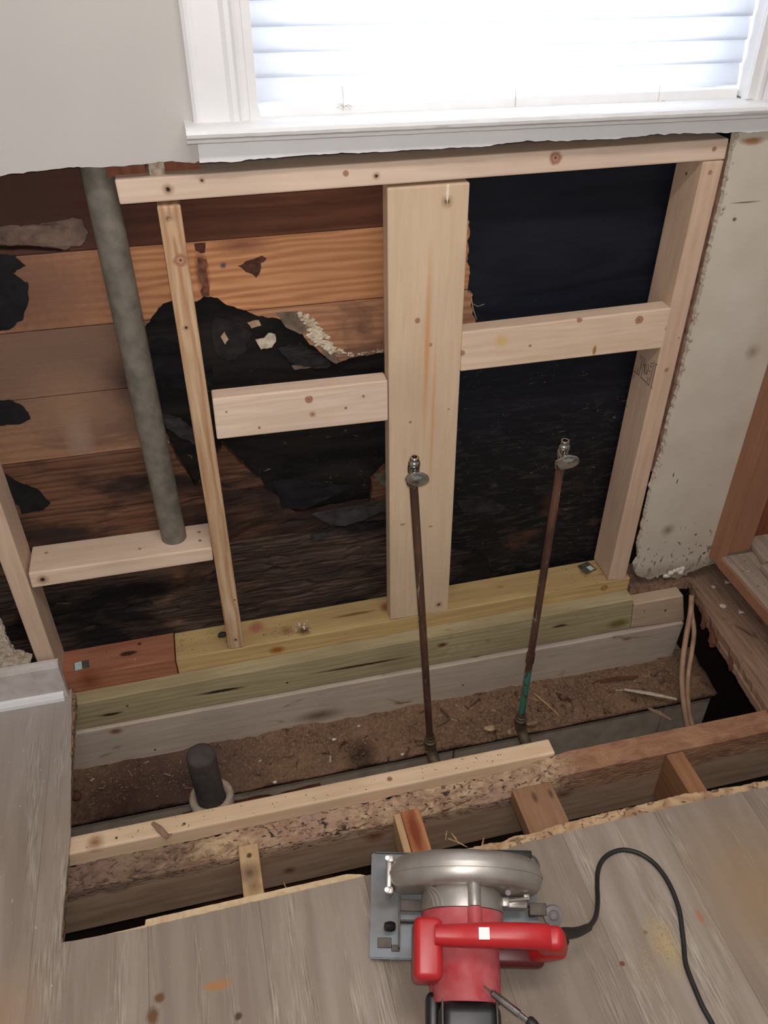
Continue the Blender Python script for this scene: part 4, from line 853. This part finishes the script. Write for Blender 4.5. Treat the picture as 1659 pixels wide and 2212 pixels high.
# ------------------------------------------------------------ pipes
def valve(parent, base, tilt):
    """chrome angle stop: nut, body, outlet with thread, oval handle in front"""
    b = Vector(base)
    bm = bmnew(); lathe(bm, [(.0, -.004), (.0115, -.004), (.013, 0), (.013, .012), (.0115, .015), (.0095, .016), (.0095, .026), (.011, .027), (.011, .040), (.009, .043), (0, .043)], b, (0, 0, 1), 28); obj('valve_body', bm, m_chrome, parent, smooth=35)
    bm = bmnew(); pr = [(0.0045, .074), (.0045, .058), (.0078, .043), (.0098, .045)]
    pr = [(.0098, .036), (.0098, .042), (.0112, .0425), (.0112, .0465), (.0108, .047), (.0108, .050), (.0098, .052), (.0078, .054), (.0076, .057), (.0086, .0575), (.0086, .061), (.0078, .062), (.005, .062), (.005, .052), (0, .052)]
    lathe(bm, pr, b, (.0, -.06, 1), 28); obj('valve_outlet', bm, m_chrome, parent, smooth=35)
    ax = Vector((0, -1, .12)).normalized()
    bm = bmnew(); lathe(bm, [(.0, .008), (.006, .008), (.006, .030), (0, .030)], b+Vector((0, 0, .026)), ax, 20); obj('valve_stem', bm, m_chrome, parent, smooth=35)
    bm = bmnew(); c = b+Vector((-.001, 0, .026)); rt = Matrix.Rotation(tilt, 3, ax)
    pr = [(0, .026), (.012, .026), (.0195, .0275), (.022, .0295), (.0215, .032), (.018, .0325), (.010, .0322), (.006, .0335), (0, .034)]
    lathe(bm, pr, (0, 0, 0), ax, 48, (1.06, .66))
    for v in bm.verts: v.co = rt @ v.co + c
    hd = obj('valve_handle', bm, m_chrome, parent, smooth=45)
    bm = bmnew()
    for k in range(5):
        a_ = R(60+15*k); o_ = Vector((.0145*math.cos(a_), 0, .0098*math.sin(a_)))
        p_ = rt @ (o_+ax*.0325)+c; rbox(bm, p_, (.0011, .0012, .0028), .0002, 1)
    rbox(bm, rt @ (ax*.034)+c, (.004, .001, .004), .0003, 1)
    obj('handle_marks', bm, m_brass, hd)
p1t, p1b = at(893, 1040, y=-.165), at(929, 1600, y=-.165)
p2t, p2b = at(1211, 1003, y=-.16), at(1125, 1553, y=-.16)
w1 = empty('water_pipe', p1b, 'brown copper supply pipe with chrome valve, in front of the wide board', 'pipe')
bm = bmnew(); tube(bm, [p1b, p1t], .0083, 24); obj('pipe', bm, m_copper, w1, smooth=50); valve(w1, p1t-Vector((0, 0, .004)), R(-13))
w2 = empty('water_pipe', p2b, 'copper supply pipe with green corroded foot and chrome valve, at the right', 'pipe')
bm = bmnew(); j = p2b.lerp(p2t, .27); tube(bm, [p2b, p2t], .0083, 24); tube(bm, [j, j+(p2t-p2b).normalized()*.03], .0102, 24); obj('pipe', bm, m_copper, w2, smooth=50); valve(w2, p2t-Vector((0, 0, .004)), R(-3))
for w_, b in ((w1, p1b), (w2, p2b)):
    bm = bmnew(); lathe(bm, [(.0088, .022), (.0105, .022), (.0105, .012), (.0125, .010), (.0125, .004), (.0155, .002), (.0155, -.006), (.013, -.010), (.012, -.02), (0, -.02)], b, (0, 0, 1), 28); obj('coupling', bm, m_brass, w_, smooth=35)
    bm = bmnew(); tube(bm, smoothpath([b+Vector((0, 0, -.012)), b+Vector((.003, -.004, -.035)), b+Vector((.006, -.024, -.052)), b+Vector((.008, -.06, -.058))], 6), .0145, 24)
    tube(bm, [b+Vector((.0075, -.045, -.057)), b+Vector((.008, -.058, -.058))], .0175, 24); obj('elbow', bm, m_brass, w_, smooth=50)
# drain stub
dp = empty('drain_stub', (.046, -.205, -.40), 'dark cast iron drain stub standing in a pale collar by the dirt', 'pipe')
bm = bmnew(); lathe(bm, [(.0325, -.05), (.0325, .195), (.031, .202), (.022, .207), (0, .209)], (.041, -.195, -.37), (-.02, 0.0, 1), 36); obj('pipe', bm, m_castd, dp, smooth=50)
bm = bmnew(); lathe(bm, [(.033, -.01), (.036, .0), (.044, .004), (.050, .0), (.052, -.01), (.050, -.04), (.046, -.09)], (.041, -.197, -.320), (0, 0, 1), 36)
for v in bm.verts: v.co += Vector((0, 0, .002*n3(v.co, 60)))
obj('collar', bm, m_hub, dp, smooth='all')
bm = bmnew(); gridbox(bm, -.04, .30, -.30, -.166, -.80, -.405, .015, .015, .04, lambda p, a, b, c: p+Vector((.004*fr(p, 15), .006*fr(p, 12, 3), .008*fr(p, 14, 5) if c > .5 else 0)))
tag(obj('clay_ledge', bm, m_rust, smooth='all'), 'rusty brown clay ledge beside the pale drain collar', 'dirt', kind='stuff')
# cable
bm = bmnew()
for dx in (0, 17):
    pts = [(1494, 1286, -.05), (1492+dx*.1, 1320, -.07), (1484+dx*.9, 1365, -.11), (1477+dx, 1410, -.15), (1473+dx*.8, 1460, -.19), (1476+dx*.6, 1510, -.225), (1484+dx*.6, 1562, -.26), (1494+dx*1.3, 1600, -.29)]
    tube(bm, smoothpath([at(a, b, y=c) for a, b, c in pts], 6), (.0068 if dx == 0 else .0060), 14)
tag(obj('electric_cable', bm, m_cable, smooth=60), 'tan two strand cable hanging beside the splintered floorboards', 'cable')

# ------------------------------------------------------------ debris
def islands(name, c):  # colour differs from chip to chip
    m, t, bs = nt(name); g = N(t, 'ShaderNodeNewGeometry'); cr = N(t, 'ShaderNodeValToRGB'); t.links.new(g.outputs['Random Per Island'], cr.inputs[0])
    el = cr.color_ramp.elements; el[0].color = rgb(*c[0]); el[1].color = rgb(*c[-1])
    for i, k in enumerate(c[1:-1]): e_ = el.new((i+1)/(len(c)-1)); e_.color = rgb(*k)
    t.links.new(cr.outputs[0], bs.inputs[0]); bs.inputs['Roughness'].default_value = .9; return m
m_chips = islands('mixed_chips', [(88, 66, 52), (116, 92, 74), (142, 114, 90), (100, 78, 62), (166, 138, 108), (110, 86, 68), (214, 196, 166)])
m_dust = islands('sawdust', [(196, 168, 116), (176, 148, 104), (212, 190, 140), (140, 108, 78)])
def scatter(bm, n_, fpos, l, w_, h=.0006, flat=.35):
    for _ in range(n_):
        p = fpos()
        if p is None: continue
        a = random.uniform(0, 6.28); d = Vector((math.cos(a), math.sin(a), random.uniform(-flat, flat))).normalized(); s = d.cross(Vector((0, 0, 1))).normalized()
        L_ = random.uniform(*l); W_ = random.uniform(*w_); vs = [bm.verts.new(p+d*L_*i_+s*W_*j_+Vector((0, 0, .0004))) for i_, j_ in ((-.5, -.5), (.5, -.4), (.5, .5), (-.5, .4))]
        tp = bm.verts.new(p+Vector((0, 0, h+.0006)))
        for k in range(4): bm.faces.new((vs[k], vs[(k+1) % 4], tp))
        bm.faces.new(vs[::-1])
bm = bmnew()
def fdirt():
    x, y = random.uniform(-.25, 1.30), random.uniform(-.155, -.052)
    p = dfn(Vector((x, y, -.338)), .5, .5, 1); return p+Vector((0, 0, .001))
scatter(bm, 3200, fdirt, (.0015, .007), (.0005, .0016), .001)
scatter(bm, 90, fdirt, (.008, .02), (.002, .005), .0015)
tag(obj('wood_shavings', bm, m_chips), 'brown and pale wood shavings scattered over the dirt', 'shavings', kind='stuff')
bm = bmnew()
def fplate():
    r_ = random.random()
    if r_ < .25: x = random.gauss(.27, .03); return Vector((x, random.gauss(.03, .015), -.0602+sp*x))
    if r_ < .45: x = random.uniform(.01, .16); return Vector((x, random.uniform(.01, .08), -.0602+sp*x))
    if r_ < .7: x = random.uniform(1.0, 1.14); return Vector((x, random.uniform(.0, .07), -.0602+sp*x))
    if r_ < .8: return Vector((random.uniform(-.22, .0), random.uniform(.02, .08), -.0575))
    x = random.uniform(-.22, .75); return Vector((x, random.uniform(-.41, -.38), -.1083))
scatter(bm, 260, fplate, (.0015, .006), (.0006, .002), .001)
tag(obj('wood_crumbs', bm, m_chips), 'small dark crumbs scattered on the plates and the fresh board', 'crumbs', kind='stuff')
bm = bmnew()
def ffloor():
    r_ = random.random()
    if r_ < .55: px, py = random.gauss(1425, 22), random.gauss(2050, 30)
    elif r_ < .7: px, py = random.gauss(1395, 12), random.gauss(2090, 30)
    else: px, py = random.uniform(150, 1640), random.uniform(1900, 2210)
    p = at(px, py, z=FZ)
    return p if p.y < -.62 and (py > 1500) and not (p.y > -.6) else None
scatter(bm, 900, ffloor, (.0008, .0025), (.0005, .0014), .0005)
tag(obj('sawdust', bm, m_dust), 'pale yellow sawdust sprinkled on the grey planks near the cord', 'sawdust', kind='stuff')
bm = bmnew()
def sidep():
    x = random.uniform(1.34, 1.5); y = random.uniform(-.35, .04); return Vector((x, y, -.0998))
scatter(bm, 130, sidep, (.002, .010), (.0008, .002), .0015)
def cabf(): return Vector((random.uniform(1.36, 1.6), random.uniform(-.35, -.06), .0313))
scatter(bm, 140, cabf, (.002, .009), (.0008, .003), .0015)
tag(obj('wood_crumbs', bm, m_chips), 'dark crumbs on the old floorboards and the cabinet floor', 'crumbs', kind='stuff')
def stick(a, b, r_, mat, label, z=-.330, name='wood_stick', zb=None):
    bm = bmnew(); A_, B_ = at(*a, z=z), at(*b, z=zb or z); M_ = (A_+B_)/2+Vector((0, .001, .002)); tube(bm, [A_, M_, B_], [r_*.6, r_, r_*.5], 8, squash=.5)
    for v in bm.verts: v.co += Vector((n3(v.co, 90), n3(v.co, 90, 5), n3(v.co, 90, 9)))*r_*.4
    return tag(obj(name, bm, mat), label, 'debris')
stick((1153, 1497), (1208, 1546), .0022, m_ply, 'long thin straw coloured stick on the dirt right of the green pipe', -.322)
stick((1348, 1490), (1462, 1510), .0055, m_fungus, 'long white peeling splinter on the dirt near the cable', -.318)
stick((1290, 1472), (1380, 1462), .006, m_rust, 'brown lath piece on the dirt in front of the grey board', -.320)
stick((1400, 1530), (1450, 1555), .006, m_oldsub, 'dark crumpled scrap at the dirt edge near the cable', -.33)
bm = bmnew(); tube(bm, smoothpath([at(952, 1530, z=-.322), at(969, 1548, z=-.318), at(966, 1556, z=-.318), at(942, 1570, z=-.322)], 5), .0022, 8); tag(obj('bent_strip', bm, m_brass), 'rusty strip bent to an angle on the dirt between the two pipes', 'debris')
lumps('wood_chunk', [at(1058, 1573, z=-.325)], (.012, .012), m_tanflake, 'orange brown chunk on the dirt left of the green pipe', 'debris', (1.3, .9, .45), 2)
lumps('wood_chunk', [at(1100, 1583, z=-.326)], (.009, .009), m_tanflake, 'tan splinter standing against the foot of the green pipe', 'debris', (.6, .6, 1.2), 2)
lumps('wood_chunk', [at(1150, 1562, z=-.326)], (.009, .009), m_oldsub, 'brown chip lying right of the foot of the green pipe', 'debris', (1.8, .7, .4), 2)
lumps('plaster_chip', [at(722, 1597, z=-.327)], (.005, .005), m_white, 'white chip on dark dirt right of the drain stub', 'debris', (1.2, .8, .6), 2)
lumps('plaster_chip', [at(775, 1568, z=-.324)], (.004, .004), m_white, 'white chip on the dirt, just below the grey board', 'debris', (1.2, .8, .6), 2)
lumps('plaster_chip', [at(870, 1629, z=-.33)], (.004, .004), m_white, 'white chip on the dirt left of the brown pipe foot', 'debris', (1.2, .8, .6), 2)
lumps('plaster_chip', [at(594, 1690, z=-.345)], (.005, .005), m_white, 'white chip by the fresh board, right of the drain collar', 'debris', (1, .8, .8), 2)
lumps('brick_chunk', [at(163, 1720, z=-.335)], (.016, .016), m_rust, 'orange brick chunk against the left floor edge', 'debris', (.8, .8, .9), 2)
o = lumps('white_crumbs', [Vector((.305+random.gauss(0, .010), .035+random.gauss(0, .008), -.0545)) for _ in range(26)], (.001, .0028), m_white, 'white crumbs heaped on the yellow plate between stud and wide board', 'crumbs', sub=1); o['kind'] = 'stuff'
lumps('dark_lump', [Vector((.118, .045, -.05))], (.009, .009), m_greyfelt, 'dark lump on the yellow plate left of the narrow stud', 'debris', (1.2, .8, .7), 2)

# ------------------------------------------------------------ circular saw (own axes: s to the rear, t away, z up off its base)
TH, PH = R(-15), R(18)      # it lies tipped back on the end of its motor
SO = Vector((.46836, -.72182, -.0545))
saw = empty('circular_saw', SO, 'red and silver corded circular saw tipped back on its motor, on the grey planks', 'saw')
saw.rotation_euler = (PH, 0, TH)
RT = (Matrix.Rotation(TH, 3, 'Z') @ Matrix.Rotation(PH, 3, 'X')).transposed()
def loc(p): return RT @ (Vector(p)-SO)
def sp_(name, bm, mat, smooth=False, parent=None, label=None):
    o = obj(name, bm, mat, parent or saw, smooth=smooth, local=True)
    if label: o['label'] = label
    return o
bm = bmnew()   # steel base with turned-up rim
pl = [(-.154, -.077), (.133, -.077), (.133, .094), (-.156, .094), (-.160, .090), (-.158, -.072)]
prism(bm, [Vector(p) for p in pl], lambda p: (p[0], p[1], .0), (0, 0, -.0032))
rbox(bm, (-.012, -.0765, .003), (.284, .003, .008), .001, 2); rbox(bm, (-.012, .0935, .002), (.286, .0022, .010), .001, 2)
base = sp_('base_plate', bm, m_steel)
bm = bmnew(); rbox(bm, (-.133, -.052, .002), (.024, .016, .004), .001, 2); sp_('fence_clip', bm, m_dsteel)
bm = bmnew(); lathe(bm, [(0, .0), (.0018, 0), (.0018, .0006), (0, .0006)], (-.133, -.052, .0042), (0, 0, 1), 14); sp_('clip_hole', bm, m_blk, parent=base)
bm = bmnew(); rbox(bm, (-.132, -.0785, .003), (.014, .0012, .0035), .0003, 1); sp_('slot', bm, m_blk, parent=base)
bm = bmnew(); lathe(bm, [(0, 0), (.007, 0), (.0085, .006), (.007, .016), (0, .017)], (-.117, -.029, .020), (-.9, -.1, .4), 20); sp_('bevel_knob', bm, m_blk, 35)
bm = bmnew(); rbox(bm, (-.108, -.022, .016), (.003, .080, .032), .001, 2); rbox(bm, (-.114, -.060, .003), (.014, .010, .005), .001, 2); rbox(bm, (-.086, .004, .022), (.042, .018, .004), .001, 2); rbox(bm, (-.086, -.020, .012), (.042, .003, .024), .001, 1); sp_('bevel_bracket', bm, m_dsteel)
# guard: rounded shell over the blade
bm = bmnew(); pr = []; gw = .0265
for k in range(17):
    a = math.pi*k/16; pr.append((.100+.024*(math.sin(a)**.7 if 0 < k < 16 else 0), -gw*math.cos(a)))
mid = 8
pr = [(.02, -gw), (.09, -gw)]+pr[1:mid]+[(.1235, -.0032), (.1252, -.0028), (.1252, .0028), (.1235, .0032)]+pr[mid+1:-1]+[(.09, gw), (.02, gw)]
lathe(bm, pr, (.003, .043, .070), (0, 1, 0), 72, (1.045, .80), R(-14), R(194))
for s_ in (-.072, .020): lathe(bm, [(0, 0), (.0045, 0), (.0045, .010), (0, .010)], (s_+.046, .012, .128), (0, -.5, 1), 14)
sp_('blade_guard', bm, m_al, 50)
bm = bmnew(); rbox(bm, (-.127, .042, .060), (.010, .062, .05), .003, 3)
for t_ in (.016, .066): rbox(bm, (-.126, t_, .078), (.014, .012, .022), .003, 2); lathe(bm, [(0, 0), (.004, 0), (.004, .006), (0, .006)], (-.129, t_, .088), (-.2, -.1, 1), 14)
sp_('guard_flange', bm, m_al, 40)
bm = bmnew(); lathe(bm, [(.0, 0), (.072, 0), (.072, .0018), (0, .0018)], (.003, .043, .070), (0, 1, 0), 48); sp_('saw_blade', bm, m_dsteel)
bm = bmnew(); rbox(bm, (.082, .004, .045), (.050, .012, .030), .003, 2); rbox(bm, (.066, .000, .092), (.012, .014, .018), .002, 2); rbox(bm, (.102, .010, .086), (.010, .010, .012), .002, 2); tube(bm, [(.066, .002, .098), (.104, .008, .090)], .003, 10); sp_('guard_lever', bm, m_al, 40)
# gearbox
bm = bmnew(); lathe(bm, [(.0, -.016), (.067, -.016), (.067, .006), (.064, .014), (.06, .022), (0, .022)], (-.005, .0, .085), (0, 1, 0), 56, (1.0, 1.0)); sp_('gearbox', bm, m_al, 40)
bm = bmnew(); lathe(bm, [(0, -.0155), (.011, -.0155), (.011, .016), (.008, .020), (0, .020)], (.010, .0, .148), (0, 1, 0), 20)
sp_('gearbox_boss', bm, m_al, 40)
for k in range(3):
    bm = bmnew(); a0_ = R(122+7*k); tube(bm, [(-.005+.067*math.cos(a0_+d), t_, .085+.068*math.sin(a0_+d)) for d, t_ in ((0, -.0155), (.02, -.006), (.10, .004), (.25, .012), (.42, .018))], .0022, 8); sp_('gearbox_rib', bm, m_al, 40)
# motor
bm = bmnew(); lathe(bm, [(.0, -.046), (.062, -.046), (.0655, -.040), (.0665, -.017), (0, -.017)], (-.005, 0, .084), (0, 1, 0), 56)
lathe(bm, [(0, -.145), (.052, -.145), (.0535, -.140), (.056, -.040), (0, -.040)], (-.001, 0, .082), (0, 1, 0), 56, (1.0, 1.06))
lathe(bm, [(0, -.062), (.010, -.062), (.012, -.040), (.012, -.0165), (0, -.0165)], (.010, 0, .1465), (0, 1, 0), 20)
lathe(bm, [(0, -.13), (.010, -.13), (.012, -.10), (.012, -.05), (0, -.05)], (-.048, 0, .06), (0, 1, 0), 20)
sp_('motor_housing', bm, m_redd, 40)
bm = bmnew(); rbox(bm, (-.000, -.181, .085), (.094, .075, .106), .018, 5); rbox(bm, (-.054, -.168, .062), (.022, .075, .06), .008, 3); sp_('end_cap', bm, m_blk, 60)
for s_ in (-.042, .040):
    bm = bmnew(); rbox(bm, (s_, -.172, .1335), (.003, .058, .009), .0012, 2); sp_('cap_rib', bm, m_dsteel)
# handle
bm = bmnew(); rbox(bm, (-.066, -.082, .160), (.043, .086, .078), .010, 4, Matrix.Rotation(R(2), 3, 'Y')); rbox(bm, (-.056, -.07, .115), (.028, .045, .05), .008, 3); sp_('front_grip', bm, m_redp, 60)
bm = bmnew()
hp = smoothpath([(-.055, -.065, .196), (-.02, -.065, .200), (.02, -.065, .2085), (.07, -.065, .212), (.100, -.065, .209), (.116, -.065, .204)], 6)
n_ = len(hp); rings = []
for i, p in enumerate(hp):
    u_ = i/(n_-1); hw = .0135+.004*math.sin(min(1, u_*1.6)*math.pi/2); hh = .015
    rings.append([bm.verts.new(p+Vector((0, a*hw, b*hh))) for a, b in ((-1, -.4), (-1, .35), (-.72, .85), (-.3, 1), (.3, 1), (.72, .85), (1, .35), (1, -.4), (.6, -1), (-.6, -1))])
for i in range(n_-1):
    for k in range(10): bm.faces.new((rings[i][k], rings[i][(k+1) % 10], rings[i+1][(k+1) % 10], rings[i+1][k]))
bm.faces.new(rings[0]); bm.faces.new(rings[-1])
sp_('top_handle', bm, m_redp, 50)
bm = bmnew(); rbox(bm, (.122, -.066, .176), (.046, .036, .066), .012, 4, Matrix.Rotation(R(-16), 3, 'Y')); rbox(bm, (.124, -.070, .125), (.034, .034, .07), .010, 3, Matrix.Rotation(R(24), 3, 'Y')); sp_('rear_handle', bm, m_redp, 60)
bm = bmnew(); rbox(bm, (.080, -.075, .086), (.088, .038, .030), .010, 3); sp_('handle_foot', bm, m_redshade, 60)
bm = bmnew(); rbox(bm, (.052, -.065, .190), (.034, .016, .022), .005, 3); sp_('trigger', bm, m_blk, 60)
bm = bmnew(); rbox(bm, (.0165, -.0648, .2236), (.0160, .0165, .0008), .0002, 1, Matrix.Rotation(R(-8), 3, 'Y')); sp_('sticker', bm, m_lbl, label='small bright white sticker')
# depth lever and rear knob
bm = bmnew(); rbox(bm, (.083, .083, .060), (.074, .014, .009), .002, 2); sp_('depth_lever', bm, m_blk, 40)
bm = bmnew(); rbox(bm, (.038, .082, .058), (.018, .014, .016), .003, 2); sp_('lever_pivot', bm, m_dsteel, 40)
bm = bmnew(); tube(bm, smoothpath([(.117, .084, .058), (.128, .078, .054), (.133, .066, .048), (.130, .056, .045)], 4), .0022, 10); sp_('spring_hook', bm, m_dsteel, 40)
bm = bmnew(); lathe(bm, [(0, 0), (.0165, 0), (.0175, .003), (.0165, .007), (.010, .008), (.008, .0065), (.005, .009), (0, .009)], (.155, -.006, .022), (0, -.25, 1), 30); sp_('wing_knob', bm, m_grey, 35)
bm = bmnew(); rbox(bm, (.129, .002, .026), (.030, .020, .012), .002, 2); rbox(bm, (.122, -.0, .012), (.012, .012, .03), .002, 2); rbox(bm, (.10, .008, .020), (.05, .002, .020), .0006, 1); sp_('depth_bracket', bm, m_dsteel, 40)
# cord
c0 = loc(at(1213, 2018, z=.075)); c1 = loc(at(1245, 2014, z=.045)); c2 = loc(at(1272, 2003, z=.010))
bm = bmnew(); sr = smoothpath([(.140, -.066, .168), c0, c1, c2], 5); tube(bm, sr, [.0115-.0055*i/(len(sr)-1) for i in range(len(sr))], 18); cr_ = sp_('strain_relief', bm, m_rub, 60)
pts = [c2, loc(at(1286, 1982, z=-.03)), loc(at(1291, 1950, z=-.062)), loc(at(1290, 1910, z=-.080))]+[loc(at(px, py, z=-.0835)) for px, py in ((1292, 1880), (1303, 1856), (1324, 1841), (1350, 1836), (1384, 1845), (1416, 1868), (1440, 1900), (1457, 1935), (1468, 1970), (1473, 2005), (1477, 2040), (1480, 2075), (1487, 2100), (1503, 2140), (1518, 2175), (1540, 2215), (1570, 2275), (1610, 2340))]
bm = bmnew(); tube(bm, smoothpath(pts, 6), .0043, 14); sp_('power_cord', bm, m_rub, 60)
# screwdriver leaning over the motor end
a_, b_ = at(1045, 2130, z=.047), at(1142, 2206, z=.052)
d_ = (b_-a_).normalized()
sd = empty('screwdriver', a_, 'silver bit screwdriver with black handle leaning on the end of the red motor', 'tool')
L_ = (b_-a_).length
bm = bmnew(); tube(bm, [a_, a_+d_*L_*.18], [.0012, .0020], 12); obj('bit', bm, m_dsteel, sd, smooth=50)
bm = bmnew(); tube(bm, [a_+d_*L_*.16, a_+d_*L_*.20, a_+d_*L_*.21, a_+d_*L_*.80, a_+d_*L_*.81, a_+d_*L_*1.0], [.0034, .0042, .0052, .0052, .0038, .0038], 20); obj('shaft', bm, m_chrome, sd, smooth=40)
bm = bmnew(); h0 = a_+d_*L_*.98
lathe(bm, [(0, 0), (.007, .0), (.0085, .004), (.0075, .012), (.006, .016), (.011, .024), (.0155, .034), (.0165, .05), (.014, .09), (.010, .10), (0, .102)], h0, d_, 24); obj('handle', bm, m_rub, sd, smooth=50)

# ------------------------------------------------------------ repeats of a kind share a group
GROUPS = {'sheathing_board': 'horizontal sheathing boards behind the studs', 'stud': 'pine studs of the new wall frame', 'crosspiece': 'crosspieces between the studs',
          'floor_block': 'blocks crossing the floor opening', 'sole_plate': 'plates lying under the studs', 'water_pipe': 'copper supply pipes', 'building_paper': 'torn black paper scraps',
          'fungus_patch': 'pale patches in the black hole', 'nail_plate': 'small metal plates', 'tar_mark': 'tar marks on the second sheathing board', 'old_block': 'old blocks above the plate',
          'scrap_board': 'scrap boards in the cabinet', 'paint_chip': 'paint chips on the old floorboards', 'plaster_chip': 'small white chips', 'wood_chunk': 'chunks and chips by the green pipe', 'grey_flake': 'peeling flakes on the sheathing'}
for o in C.objects:
    b = o.name.split('.')[0]
    if o.parent is None and b in GROUPS and 'label' in o.keys(): o['group'] = GROUPS[b]
